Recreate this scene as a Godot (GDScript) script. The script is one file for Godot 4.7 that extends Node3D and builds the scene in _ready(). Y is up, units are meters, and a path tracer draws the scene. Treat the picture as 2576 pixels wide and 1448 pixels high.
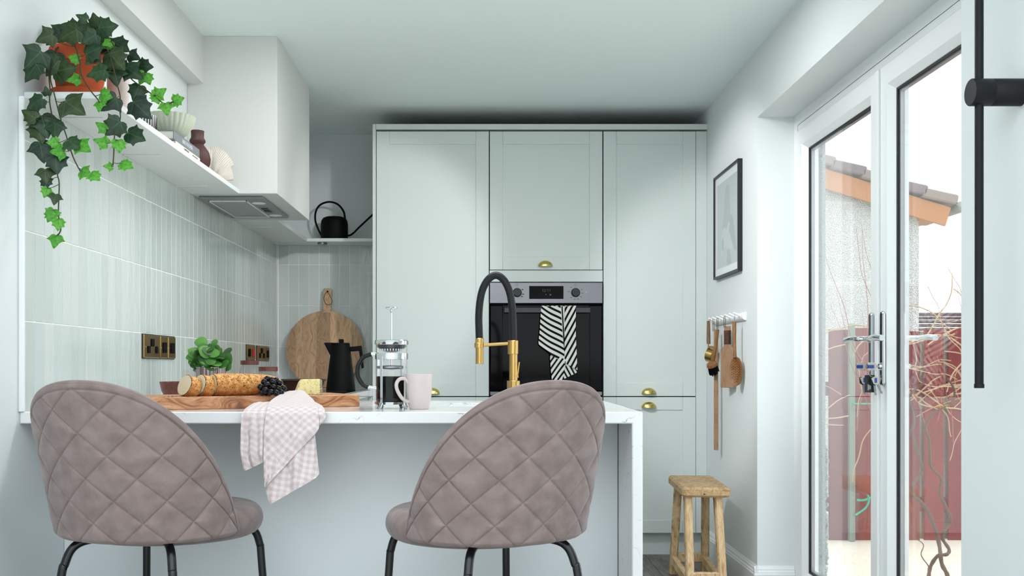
extends Node3D

const F := 2550.0          # focal length in pixels of the 2576 x 1448 frame
const XL := -1.2286        # face of the tiles on the left
const XR := 1.175          # right wall
const ZC := 5.38           # front of the tall cupboards
const ZB := 5.99           # face of the tiles at the back
const HC := 0.8824         # worktop
const HS := 1.7207         # underside of the shelf
const H := 2.375           # ceiling
const SPOT_R := 1.25
const SPOT_B := 0.9
const CEIL_E := 0.6         # ceiling panel

var rng := RandomNumberGenerator.new()
var used := {}
var uvo := Vector2.ZERO
var M := {}

func _ready() -> void:
	rng.seed = 4711
	seed(11)
	var cam := Camera3D.new()
	cam.name = "camera"
	cam.position = Vector3(0, 1, 0)
	cam.projection = Camera3D.PROJECTION_FRUSTUM
	cam.near = 0.05
	cam.far = 200.0
	cam.size = 1448.0 / F * 0.05
	cam.frustum_offset = Vector2(66.0, 200.0) / F * 0.05
	add_child(cam)
	cam.current = true

	var sky := ProceduralSkyMaterial.new()      # an even overcast sky
	sky.sky_top_color = Color(0.93, 0.965, 1.0)
	sky.sky_horizon_color = Color(0.97, 0.985, 1.0)
	sky.sky_curve = 0.2
	sky.ground_bottom_color = Color(0.55, 0.55, 0.52)
	sky.ground_horizon_color = Color(0.7, 0.7, 0.68)
	sky.sky_energy_multiplier = 1.0
	var sk := Sky.new(); sk.sky_material = sky
	var env := Environment.new()
	env.background_mode = Environment.BG_SKY
	env.sky = sk
	env.background_energy_multiplier = 1.0
	env.tonemap_mode = Environment.TONE_MAPPER_LINEAR
	env.tonemap_exposure = 3.0
	env.sdfgi_enabled = true
	env.ssao_enabled = true
	env.ssil_enabled = true
	var we := WorldEnvironment.new()
	we.name = "world"
	we.environment = env
	add_child(we)

	materials()
	room()
	tiles()
	french_door()
	cupboards()
	oven()
	peninsula()
	left_run()
	shelf_and_hood()
	chairs()
	stool()
	garden()
	lamp_and_picture()
	board_and_food()
	coffee()
	tap()
	backsplash_things()
	shelf_things()
	ivy()
	hook_rail()
	towels()

# ---------- materials ----------
func materials() -> void:
	var fine := noise_tex(0.09, 4, 3, 512)
	M.wall = bump(mk(c8(222, 228, 228), 0.82, 0, 0.35), fine, 0.02, 2.0)
	M.ceil = mk(c8(237, 248, 246), 0.85, 0, 0.3)
	M.boxing = mk(c8(214, 216, 213), 0.8, 0, 0.35)
	M.trim2 = mk(c8(222, 228, 228), 0.5)
	M.trim = mk(c8(232, 236, 237), 0.42)
	M.shelf = mk(c8(231, 236, 234), 0.4)
	M.grout = mk(c8(250, 250, 246), 0.9, 0, 0.2)
	var wav := noise_tex(0.018, 3, 9, 256)
	M.tile = []
	for c in [c8(203, 213, 209), c8(206, 216, 212), c8(199, 209, 205), c8(209, 217, 213)]:
		var t := bump(mk(c, 0.14, 0, 0.5), wav, 0.07, 3.0)
		t.uv1_scale = Vector3(5.0, 2.2, 5.0)
		t.uv1_world_triplanar = true
		M.tile.append(t)
	M.cab = mk(c8(209, 218, 215), 0.48, 0, 0.4)
	M.floorslab = mk(c8(214, 212, 206), 0.5)
	M.cabdark = mk(c8(60, 64, 64), 0.8)
	M.upvc = mk(c8(233, 237, 237), 0.28)
	M.gasket = mk(c8(22, 24, 26), 0.55)
	M.pane = pane(Color(1, 1, 1), 0.006, 0.0); M.pane.metallic_specular = 0.42
	M.chrome = mk(c8(205, 208, 210), 0.09, 1.0)
	M.steel = mk(c8(150, 152, 155), 0.3, 1.0)
	M.hoodsteel = mk(c8(132, 137, 138), 0.38, 0.25)
	M.hoodfilter = mk(c8(158, 162, 162), 0.4, 0.3)
	M.ovensteel = mk(c8(118, 118, 122), 0.3, 1.0)
	M.black = mk(c8(24, 25, 27), 0.42)
	M.blackmatt = mk(c8(9, 10, 11), 0.6, 0, 0.25)
	M.lampblack = bump(mk(c8(22, 24, 27), 0.5, 0, 0.35), noise_tex(0.4, 2, 5), 0.02, 18.0)
	M.blackgloss = mk(c8(5, 6, 8), 0.05, 0, 0.4)
	M.screen = mk(c8(4, 4, 5), 0.1, 0, 0.18)
	M.ovenglass = mk(c8(6, 6, 8), 0.06, 0, 0.22)
	M.rubber = mk(c8(16, 17, 20), 0.42, 0, 0.4)
	M.brass = mk(c8(192, 158, 96), 0.22, 1.0)
	M.brasspale = mk(c8(205, 188, 112), 0.27, 1.0)
	M.brassold = mk(c8(150, 124, 74), 0.3, 1.0)
	var q := mk(c8(240, 241, 240), 0.1, 0, 0.5)
	q.albedo_texture = quartz(); q.uv1_scale = Vector3(1.0, 1.0, 1.0)
	M.quartz = q
	M.white = mk(c8(240, 242, 242), 0.4)
	M.whitegloss = mk(c8(238, 240, 240), 0.12)
	var fl := [c8(70, 68, 64), c8(98, 95, 90), c8(120, 117, 112), c8(138, 136, 131)]
	M.floor = wmat(wood(fl, 31, true, 10.0, 0.25), 0.45, Vector3(5.0, 0.7, 1))
	M.floor2 = wmat(wood([c8(82, 79, 75), c8(112, 109, 104), c8(128, 125, 120)], 37, true, 9.0, 0.3), 0.45, Vector3(5.0, 0.7, 1))
	M.acacia = wmat(wood([c8(112, 66, 40), c8(172, 114, 74), c8(202, 148, 106), c8(216, 168, 128)], 5, false, 9.0, 0.3, 512, 256), 0.42, Vector3(1.6, 4.0, 1))
	M.teak = []
	M.teak.append(wmat(wood([c8(148, 116, 86), c8(186, 152, 116), c8(204, 172, 136)], 15, true, 12.0, 0.16), 0.55, Vector3(4.0, 2.0, 1)))
	M.teak.append(wmat(wood([c8(168, 132, 98), c8(210, 172, 130), c8(222, 188, 146)], 16, true, 9.0, 0.1), 0.55, Vector3(4.0, 2.0, 1)))
	M.teak.append(wmat(wood([c8(130, 100, 76), c8(166, 132, 100), c8(182, 148, 116)], 17, true, 14.0, 0.22), 0.55, Vector3(4.0, 2.0, 1)))
	M.oldwood = wmat(wood([c8(138, 100, 62), c8(200, 166, 120), c8(220, 192, 150), c8(230, 208, 170)], 21, true, 6.0, 0.3), 0.6, Vector3(6.0, 1.6, 1), true)
	M.oldseat = wmat(wood([c8(96, 72, 48), c8(176, 142, 100), c8(204, 174, 130), c8(164, 132, 92)], 23, true, 8.0, 0.4), 0.6, Vector3(4.0, 2.2, 4.0), true)
	M.redwood = wmat(wood([c8(64, 28, 20), c8(104, 48, 34), c8(128, 66, 46)], 25, false, 6.0, 0.4, 256, 128), 0.4, Vector3(0.7, 5.0, 1))
	M.handle = wmat(wood([c8(92, 66, 46), c8(134, 98, 68), c8(150, 114, 82)], 27, true, 6.0, 0.2, 256, 128), 0.5, Vector3(8.0, 3.0, 8.0), true)
	M.beech = wmat(wood([c8(134, 100, 72), c8(164, 128, 98), c8(178, 144, 112)], 29, true, 8.0, 0.2, 256, 128), 0.5, Vector3(8.0, 2.0, 8.0), true)
	M.olive = wmat(wood([c8(92, 56, 28), c8(142, 96, 52), c8(166, 120, 70)], 33, true, 6.0, 0.3, 256, 128), 0.4, Vector3(8.0, 2.0, 8.0), true)
	var vel := noise_tex(0.012, 4, 41, 512)
	M.velvet = mk(c8(163, 146, 140), 0.85, 0, 0.2)
	M.velvet.rim_enabled = true; M.velvet.rim = 0.55; M.velvet.rim_tint = 0.35
	var g := Gradient.new(); g.set_color(0, c8(116, 101, 96)); g.set_color(1, c8(150, 134, 129))
	var vt := noise_tex(0.012, 5, 43, 512); vt.color_ramp = g
	M.velvet.albedo_color = Color.WHITE; M.velvet.albedo_texture = vt
	M.velvet.uv1_triplanar = true; M.velvet.uv1_scale = Vector3(3.0, 3.0, 3.0)
	M.velvet.heightmap_enabled = true; M.velvet.heightmap_texture = noise_tex(0.35, 2, 44, 512); M.velvet.heightmap_scale = 0.05
	M.glass = pane(Color(0.3, 0.33, 0.33), 0.04, 0.0); M.glass.metallic_specular = 0.4
	M.terracotta = bump(mk(c8(196, 92, 58), 0.8, 0, 0.25), noise_tex(0.05, 4, 51), 0.05, 6.0)
	M.legblack = mk(c8(16, 17, 18), 0.25, 0, 0.5)
	M.block = bump(mk(c8(150, 156, 152), 0.95, 0, 0.2), noise_tex(0.06, 5, 53, 256), 0.5, 5.0)
	M.render = bump(mk(c8(226, 226, 222), 0.95, 0, 0.2), noise_tex(0.09, 3, 55, 512), 3.0, 1.4)
	var rt := noise_tex(0.16, 3, 56, 512); var rgr := Gradient.new(); rgr.set_color(0, c8(150, 152, 150)); rgr.set_color(1, c8(250, 250, 246)); rgr.set_offset(0, 0.25); rgr.set_offset(1, 0.55); rt.color_ramp = rgr
	M.render.albedo_color = Color.WHITE; M.render.albedo_texture = rt
	M.fence = []
	for k in 3: M.fence.append(wmat(wood([[c8(112, 34, 36), c8(134, 44, 46)], [c8(104, 30, 34), c8(128, 40, 42)], [c8(120, 38, 36), c8(142, 50, 48)]][k], 57 + k, true, 6.0, 0.3, 128, 128), 0.8, Vector3(3.0, 0.7, 1)))
	M.rope = mk(c8(64, 176, 146), 0.8)
	M.barge = mk(c8(170, 112, 62), 0.7)
	M.rooftile = [mk(c8(136, 122, 114), 0.9), mk(c8(120, 104, 106), 0.9)]
	M.twig = mk(c8(186, 162, 130), 0.85)
	var tkt := noise_tex(0.12, 3, 58, 256); var tkg := Gradient.new(); tkg.set_color(0, c8(96, 104, 78)); tkg.set_color(1, c8(214, 214, 200)); tkt.color_ramp = tkg
	M.trunk = mk(Color.WHITE, 0.9); M.trunk.albedo_texture = tkt; M.trunk.uv1_scale = Vector3(1, 3, 1)
	M.cane = mk(c8(150, 84, 76), 0.7)
	M.bark = bump(mk(c8(92, 66, 52), 0.75), noise_tex(0.08, 3, 59), 0.05, 12.0)

func quartz() -> ImageTexture:
	var n := 1024
	var f := FastNoiseLite.new(); f.seed = 8; f.frequency = 0.006; f.fractal_octaves = 5
	var f2 := FastNoiseLite.new(); f2.seed = 18; f2.frequency = 0.011; f2.fractal_octaves = 2
	var im := Image.create(n, n, false, Image.FORMAT_RGB8)
	im.fill(Color(0.975, 0.975, 0.97))
	for y in n:
		for x in n:
			var v := absf(f.get_noise_2d(x, y))
			if v < 0.02:
				var k := clampf(f2.get_noise_2d(x, y) * 2.0 - 0.1, 0.0, 1.0) * (1.0 - v / 0.02)
				if k > 0.02: im.set_pixel(x, y, Color(0.975, 0.975, 0.97).lerp(c8(158, 148, 138), k * 0.8))
	return ImageTexture.create_from_image(im)

# ---------- the room ----------
func room() -> void:
	# right wall: plane (depth, height) swept through its thickness, with the opening of the French door
	var side := Transform3D(Basis(Vector3(0, 0, -1), Vector3(0, 1, 0), Vector3(1, 0, 0)), Vector3.ZERO)
	var st := mb()
	extr(st, [Vector2(1.6, 0), Vector2(2.505, 0), Vector2(2.505, 2.082), Vector2(4.387, 2.082), Vector2(4.387, 0), Vector2(6.2, 0), Vector2(6.2, H), Vector2(1.6, H)], XR, XR + 0.285, side)
	struct_(obj(st, "wall_right", M.wall))
	st = mb(); bxc(st, Vector3(-1.46, 0, -1.6), Vector3(-1.24, H, -6.2))
	wall_l = struct_(obj(st, "wall_left", M.wall))
	st = mb(); bxc(st, Vector3(-1.24, 0, -6.0), Vector3(XR, H, -6.2))
	wall_b = struct_(obj(st, "wall_back", M.wall))
	# the kitchen opens behind the camera into a glazed garden room: two return walls, slim posts and rafters
	st = mb(); bxc(st, Vector3(-3.2, 0, -1.6), Vector3(-1.46, 2.6, -1.8)); bxc(st, Vector3(1.46, 0, -1.6), Vector3(3.2, 2.6, -1.8))
	bxc(st, Vector3(-3.2, 0, 4.05), Vector3(-3.0, 2.6, -1.6)); bxc(st, Vector3(3.0, 0, 4.05), Vector3(3.2, 2.6, -1.6))
	bxc(st, Vector3(-3.2, 0, 4.2), Vector3(3.2, 0.9, 4.05)); bxc(st, Vector3(-3.2, 2.1, 4.2), Vector3(3.2, 2.6, 4.05))
	struct_(obj(st, "wall_rear", M.wall))
	st = mb(); bxc(st, Vector3(-1.46, H, -1.6), Vector3(1.46, H + 0.2, -6.2))
	struct_(obj(st, "ceiling", M.ceil))
	for k in 3:
		var gx := -2.0 + k * 2.0
		st = mb(); box(st, Vector3(gx, 1.25, 4.0), Vector3(0.08, 2.5, 0.08), 0.004); box(st, Vector3(gx, 2.53, 1.2), Vector3(0.06, 0.08, 5.6), 0.004)
		struct_(obj(st, "trim_%d" % (k + 3), M.upvc), "white post and rafter of the glazed garden room")
	# floor and its planks
	st = mb(); bxc(st, Vector3(-1.46, -0.15, -1.6), Vector3(1.46, -0.012, -6.2)); bxc(st, Vector3(-3.2, -0.15, 4.05), Vector3(3.2, 0.0, -1.6))
	var fl := struct_(obj(st, "floor", M.floorslab))
	var x := -1.24
	var col := 0
	while x < XR - 0.02:
		var w := minf(0.19, XR - x)
		var z: float = -1.6 - [0.0, 0.55, 0.9, 0.25, 0.7][col % 5]
		var zs := [-1.6]
		while z > -5.45:
			zs.append(z); z -= 1.28
		zs.append(-5.5)
		for i in zs.size() - 1:
			if zs[i] - zs[i + 1] < 0.05: continue
			st = mb(); uvo = Vector2(rnd(0, 9), rnd(0, 9))
			box(st, Vector3(x + w * 0.5, -0.006, (zs[i] + zs[i + 1]) * 0.5), Vector3(w - 0.0018, 0.012, zs[i] - zs[i + 1] - 0.0018), 0.0012)
			obj(st, "plank", M.floor if rng.randf() < 0.6 else M.floor2, fl)
		x += w; col += 1
	uvo = Vector2.ZERO
	# boxed pipe under the ceiling on the left
	st = mb(); bxc(st, Vector3(-1.24, 2.178, -1.6), Vector3(-1.172, H, -4.208))
	struct_(obj(st, "trim_1", M.boxing), "white boxed-in beam along the top of the left wall")
	# skirting board: moulded profile along the right wall, returning into the door reveal
	var prof := [Vector2(0, 0), Vector2(0.018, 0), Vector2(0.018, 0.108), Vector2(0.0145, 0.112), Vector2(0.0145, 0.117), Vector2(0.010, 0.124), Vector2(0.0095, 0.13), Vector2(0.006, 0.137), Vector2(0.004, 0.143), Vector2(0, 0.143)]
	st = mb()
	var inw := Transform3D(Basis(Vector3(-1, 0, 0), Vector3(0, 1, 0), Vector3(0, 0, -1)), Vector3(XR, 0, 0))
	extr(st, prof, 4.372, 5.40, inw)
	extr(st, prof, 1.6, 2.49, inw)
	var rev := Transform3D(Basis(Vector3(0, 0, 1), Vector3(0, 1, 0), Vector3(-1, 0, 0)), Vector3(0, 0, -4.387))
	extr(st, prof, -1.16, -1.334, rev)
	struct_(obj(st, "baseboard_right", M.trim))
	st = mb()
	extr(st, prof, -1.6, -2.95, Transform3D(Basis(Vector3(1, 0, 0), Vector3(0, 1, 0), Vector3(0, 0, 1)), Vector3(-1.24, 0, 0)))
	struct_(obj(st, "baseboard_left", M.trim))

var wall_l: Node
var wall_b: Node

func tiles() -> void:
	# grout beds, then every tile a piece of its own, standing a little proud of the joints
	var st := mb(); bxc(st, Vector3(-1.24, HC, -2.70), Vector3(XL - 0.0013, HS, -6.0))
	obj(st, "grout", M.grout, wall_l)
	st = mb(); bxc(st, Vector3(XL - 0.002, HC, -6.0), Vector3(-0.597, HS, -ZB - 0.0013))
	obj(st, "grout", M.grout, wall_b)
	st = mb(); box(st, Vector3(-1.233, (HC + HS) * 0.5, -2.694), Vector3(0.014, HS - HC, 0.012), 0.002)
	obj(st, "edge_strip", M.white, wall_l)
	var full := []
	var top := []
	for k in 2:
		for e in [[full, 0.2388], [top, HS - HC - 3 * 0.2415 - 0.0015]]:
			var s2 := mb()
			box(s2, Vector3.ZERO, Vector3(0.009, e[1], 0.0575), 0.0010)
			s2.generate_normals(); s2.index()
			e[0].append(s2.commit())
	for wall in 2:
		var n := 55 if wall == 0 else 11
		for i in n:
			for r in 4:
				var o := MeshInstance3D.new()
				o.mesh = (full if r < 3 else top)[i % 2]
				var hh: float = 0.2385 if r < 3 else HS - HC - 3 * 0.2415 - 0.0015
				var y := HC + 0.0015 + r * 0.2415 + hh * 0.5
				var off := 0.03 + i * 0.06
				if wall == 0:
					o.position = Vector3(XL - 0.0045 + rnd(-0.0004, 0.0004), y, -2.702 - off)
					if 2.702 + off > ZB - 0.02: continue
				else:
					o.position = Vector3(XL + 0.004 + off, y, -ZB - 0.0045 + rnd(-0.0004, 0.0004))
					if o.position.x + 0.03 > -0.59: continue
					o.rotation.y = PI / 2
				o.rotation.y += deg_to_rad(rnd(-0.35, 0.35))
				o.rotation.z = deg_to_rad(rnd(-0.12, 0.12)) if wall == 0 else 0.0
				put(o, "tile", M.tile[rng.randi() % 4], wall_l if wall == 0 else wall_b, false)

# ---------- the French door ----------
func french_door() -> void:
	var X0 := 1.335            # inner face
	var st := mb()
	ring4(st, Rect2(2.505, 0.0, 1.882, 2.082), 0.048, X0, X0 + 0.07)
	var d := struct_(obj(st, "door_1", M.upvc), "white double glazed French door with two leaves")
	st = mb(); bxc(st, Vector3(X0, 2.0105, -2.55), Vector3(X0 + 0.07, 2.036, -4.342)); obj(st, "head_rail", M.upvc, d)
	st = mb(); bxc(st, Vector3(X0 - 0.006, 0, -2.505), Vector3(XR + 0.3, 0.03, -4.387)); obj(st, "sill", M.upvc, d)
	var ks := 0
	for L in [Rect2(3.438, 0.052, 0.899, 1.955), Rect2(2.556, 0.052, 0.872, 1.955)]:
		st = mb()
		ring4(st, L, 0.086, X0 - 0.004, X0 + 0.06, 0.02, X0 + 0.018)
		var leaf := obj(st, "leaf", M.upvc, d)
		st = mb(); ring4(st, L.grow(0.004), 0.02, X0 + 0.012, X0 + 0.05); obj(st, "seal", M.gasket, leaf)
		var gl: Rect2 = L.grow(-0.086)
		st = mb(); ring4(st, gl.grow(0.002), 0.009, X0 + 0.0195, X0 + 0.026); obj(st, "gasket", M.gasket, leaf)
		for gx in [X0 + 0.024, X0 + 0.044]:
			st = mb()
			box(st, Vector3(gx, gl.get_center().y, -gl.get_center().x), Vector3(0.002, gl.size.y + 0.004, gl.size.x + 0.004))
			var p := obj(st, "pane", M.pane, leaf)
		st = mb(); ring4(st, gl.grow(-0.003), 0.010, X0 + 0.027, X0 + 0.041); obj(st, "spacer_bar", M.steel, leaf)
		# handle set on the meeting stile
		var hd := 3.483 if ks == 0 else 3.383
		var sgn := 1.0 if ks == 0 else -1.0
		for inside in [1.0, -1.0]:
			var xf := X0 - 0.004 if inside > 0 else X0 + 0.06
			st = mb()
			var oval := []
			for k in 32:
				var a := TAU * k / 32.0
				oval.append(Vector2(0.014 * cos(a), (0.111 if sin(a) > 0 else -0.111) + 0.014 * sin(a)))
			extr(st, oval, 0.0, 0.012, Transform3D(Basis(Vector3(0, 0, inside), Vector3(0, 1, 0), Vector3(-inside, 0, 0)), Vector3(xf, 1.064, -hd)), 0.004, true)
			var pl := obj(st, "handle_plate", M.chrome, leaf)
			st = mb()
			var dx: float = -inside
			tube(st, spline([Vector3(xf + dx * 0.008, 1.098, -hd), Vector3(xf + dx * 0.036, 1.098, -hd), Vector3(xf + dx * 0.05, 1.098, -hd - sgn * 0.012), Vector3(xf + dx * 0.054, 1.1, -hd - sgn * 0.06), Vector3(xf + dx * 0.054, 1.096, -hd - sgn * 0.118)], 6), 0.0095, 14)
			obj(st, "lever", M.chrome, leaf)
			st = mb(); tube(st, [Vector3(xf + dx * 0.006, 1.004, -hd), Vector3(xf + dx * 0.02, 1.004, -hd)], 0.0085, 14); obj(st, "lock_cylinder", M.chrome, leaf)
		ks += 1
	# cover strip over the meeting stiles
	st = mb(); box(st, Vector3(X0 - 0.008, 1.03, -3.433), Vector3(0.012, 1.95, 0.03), 0.003); obj(st, "meeting_strip", M.upvc, d)
	# keys hanging from each lock
	for k in 2:
		var hd2 := 3.483 if k == 0 else 3.383
		var x0 := X0 - 0.026
		var t := thing("door_key", ["key with blue and grey bow in the left leaf's lock, spare keys on a ring", "key in the right leaf's lock, with spare keys and a black fob"][k], "keys", Vector3(x0, 1.004, -hd2), "keys left in the French door")
		var zz := -hd2
		st = mb(); box(st, Vector3(x0 + 0.004, 1.004, zz), Vector3(0.022, 0.007, 0.003)); obj(st, "key_shank", M.steel, t)
		var bow := []
		for a in 16: bow.append(Vector2(0.012 * cos(TAU * a / 16), 0.0125 * sin(TAU * a / 16)))
		var kx := Transform3D(Basis(Vector3(1, 0, 0), Vector3(0, 1, 0), Vector3(0, 0, 1)), Vector3(x0 - 0.018, 1.004, zz))
		st = mb(); extr(st, [Vector2(-0.016, -0.013), Vector2(0.006, -0.013), Vector2(0.013, -0.006), Vector2(0.013, 0.006), Vector2(0.006, 0.013), Vector2(-0.016, 0.013)], -0.002, 0.002, kx, 0.0006); var b := obj(st, "key_bow", mk(c8(186, 184, 172), 0.4), t)
		st = mb(); box(st, Vector3(x0 - 0.024, 1.003, zz), Vector3(0.02, 0.011, 0.0062)); obj(st, "blue_insert", mk(c8(38, 62, 150), 0.4), b)
		var ring := []
		for a in 25: ring.append(Vector3(x0 - 0.018 + 0.014 * sin(TAU * a / 24), 0.982 + 0.014 * cos(TAU * a / 24), zz + 0.004))
		st = mb(); tube(st, ring, 0.0008, 6, false); obj(st, "split_ring", M.chrome, t)
		for j in 2:
			var kk := Transform3D(Basis(Vector3(0, 0, 1), deg_to_rad([8.0, 26.0][j])), Vector3(x0 - 0.018, 0.968, zz + 0.006 + j * 0.006))
			st = mb(); extr(st, [Vector2(-0.010, 0), Vector2(-0.011, -0.02), Vector2(-0.004, -0.027), Vector2(0.004, -0.027), Vector2(0.011, -0.02), Vector2(0.01, 0)], -0.0018, 0.0018, kk, 0.0005)
			var sb := obj(st, "spare_key", M.black if j == 0 else mk(c8(186, 184, 172), 0.4), t)
			st = mb(); extr(st, [Vector2(-0.0035, -0.026), Vector2(-0.0035, -0.058), Vector2(0.001, -0.062), Vector2(0.0035, -0.057), Vector2(0.002, -0.05), Vector2(0.0035, -0.044), Vector2(0.0035, -0.026)], -0.0011, 0.0011, kk); obj(st, "key_blade", M.hoodsteel, sb)
			st = mb(); box(st, kk * Vector3(0, -0.012, 0.0), Vector3(0.008, 0.016, 0.005), 0.0, Transform3D.IDENTITY); obj(st, "blue_insert", mk(c8(38, 72, 170), 0.4), sb)
		if k == 1:
			st = mb(); box(st, Vector3(x0 - 0.026, 0.946, zz - 0.004), Vector3(0.034, 0.058, 0.002), 0.0008); var fob := obj(st, "black_fob", M.black, t)
			st = mb()
			for j in 3: box(st, Vector3(x0 - 0.032 + j * 0.004, 0.934, zz - 0.0026), Vector3(0.0012, 0.02 - j * 0.004, 0.0006))
			obj(st, "fob_print", M.white, fob)

# ---------- the tall cupboards ----------
func kx(px: float) -> float: return (px - 1222.0) / 474.0
func ky(py: float) -> float: return 1.0 - (py - 924.0) / 474.0

func cup_handle(parent: Node, x: float, y: float, z: float, called := "cup_handle") -> void:
	var g := []; var uv := []
	for i in 9:
		var row := []; var ur := []
		var v := PI * 0.5 * i / 8.0
		for j in 25:
			var u := -PI * 0.5 + PI * j / 24.0
			row.append(Vector3(x + 0.0385 * sin(u), y + 0.031 * cos(u) * sin(v), z + 0.001 + 0.025 * cos(u) * cos(v)))
			ur.append(Vector2(j * 0.1, i * 0.1))
		g.append(row); uv.append(ur)
	var st := mb(); sheet(st, g, uv, 0.0018)
	obj(st, called, M.brasspale, parent)

# a shaker door in a plane z = const, its stiles and rails each a piece
func shaker(parent: Node, x0: float, x1: float, y0: float, y1: float, z: float, called := "door") -> MeshInstance3D:
	var st := mb()
	bxc(st, Vector3(x0 + 0.01, y0 + 0.01, z - 0.005), Vector3(x1 - 0.01, y1 - 0.01, z - 0.019))
	var d := obj(st, called, M.cab, parent)
	var w := 0.0685
	for e in [["stile", x0, y0, x0 + w, y1], ["stile", x1 - w, y0, x1, y1], ["rail", x0 + w + 0.0007, y0, x1 - w - 0.0007, y0 + w], ["rail", x0 + w + 0.0007, y1 - w, x1 - w - 0.0007, y1]]:
		st = mb(); bxc(st, Vector3(e[1], e[2], z), Vector3(e[3], e[4], z - 0.02), 0.0012)
		obj(st, e[0], M.cab, d)
	return d

func cupboards() -> void:
	var z := -ZC
	var yb := ky(1340); var ys := ky(997)
	var st := mb(); bxc(st, Vector3(kx(937.5), 0.0, z + 0.006), Vector3(kx(945.6), ky(312.5), -5.985), 0.001)
	tag(obj(st, "end_panel", M.cab), "tall pale sage panel closing the left side of the cupboard wall", "panel")
	# left larder
	var t := thing("larder_cupboard", "tall pale sage shaker cupboard left of the built-in oven", "cupboard", Vector3(kx(1088), 0.12, z))
	st = mb(); bxc(st, Vector3(kx(946), yb, z - 0.021), Vector3(kx(1230.5), ky(328), -5.98)); obj(st, "carcass", M.cabdark, t)
	var d := shaker(t, kx(947.2), kx(1229.8), ys + 0.0026, ky(330), z); cup_handle(d, kx(1088), ky(990), z)
	d = shaker(t, kx(947.2), kx(1229.8), yb, ys - 0.0026, z); cup_handle(d, kx(1088), ky(1025), z)
	# oven housing
	t = thing("oven_housing", "pale sage cupboard unit around the oven with a lift-up door above", "cupboard", Vector3(kx(1373), 0.12, z))
	st = mb()
	bxc(st, Vector3(kx(1231), ky(679), z - 0.021), Vector3(kx(1516.5), ky(328), -5.98))
	bxc(st, Vector3(kx(1231), yb, z - 0.021), Vector3(kx(1516.5), ky(997), -5.98))
	obj(st, "carcass", M.cabdark, t)
	d = shaker(t, kx(1232.2), kx(1515.4), ky(678), ky(330), z); cup_handle(d, kx(1372), ky(670), z)
	st = mb(); bxc(st, Vector3(kx(1231.6), ky(708.5), z), Vector3(kx(1516.2), ky(679.6), z - 0.3), 0.001); obj(st, "filler_panel", M.cab, t)
	d = shaker(t, kx(1232.2), kx(1515.4), yb, ky(998.5), z); cup_handle(d, kx(1372), ky(1025), z)
	# right larder
	t = thing("larder_cupboard", "tall pale sage shaker cupboard between the oven and the right wall", "cupboard", Vector3(kx(1634), 0.12, z))
	st = mb(); bxc(st, Vector3(kx(1517), yb, z - 0.021), Vector3(kx(1751), ky(328), -5.98)); obj(st, "carcass", M.cabdark, t)
	d = shaker(t, kx(1518.2), kx(1750), ys + 0.0026, ky(330), z); cup_handle(d, kx(1632), ky(990), z)
	d = shaker(t, kx(1518.2), kx(1750), yb, ys - 0.0026, z); cup_handle(d, kx(1632), ky(1025), z)
	st = mb(); bxc(st, Vector3(kx(1751.2), yb, z - 0.004), Vector3(XR - 0.0005, ky(329.5), z - 0.03), 0.0008)
	tag(obj(st, "scribe_panel", M.cab), "narrow pale sage upright filling the gap to the right wall", "panel")
	st = mb(); bxc(st, Vector3(kx(946), ky(326), z + 0.008), Vector3(XR - 0.0005, ky(312.5), z - 0.05), 0.001)
	tag(obj(st, "cornice", M.cab), "plain pale sage cornice along the cupboard tops", "cornice")
	st = mb(); bxc(st, Vector3(kx(937.5), 0.0, z - 0.05), Vector3(XR - 0.0005, yb - 0.004, z - 0.066))
	tag(obj(st, "plinth", M.cab), "recessed pale sage plinth under the tall cupboards", "plinth")

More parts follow.
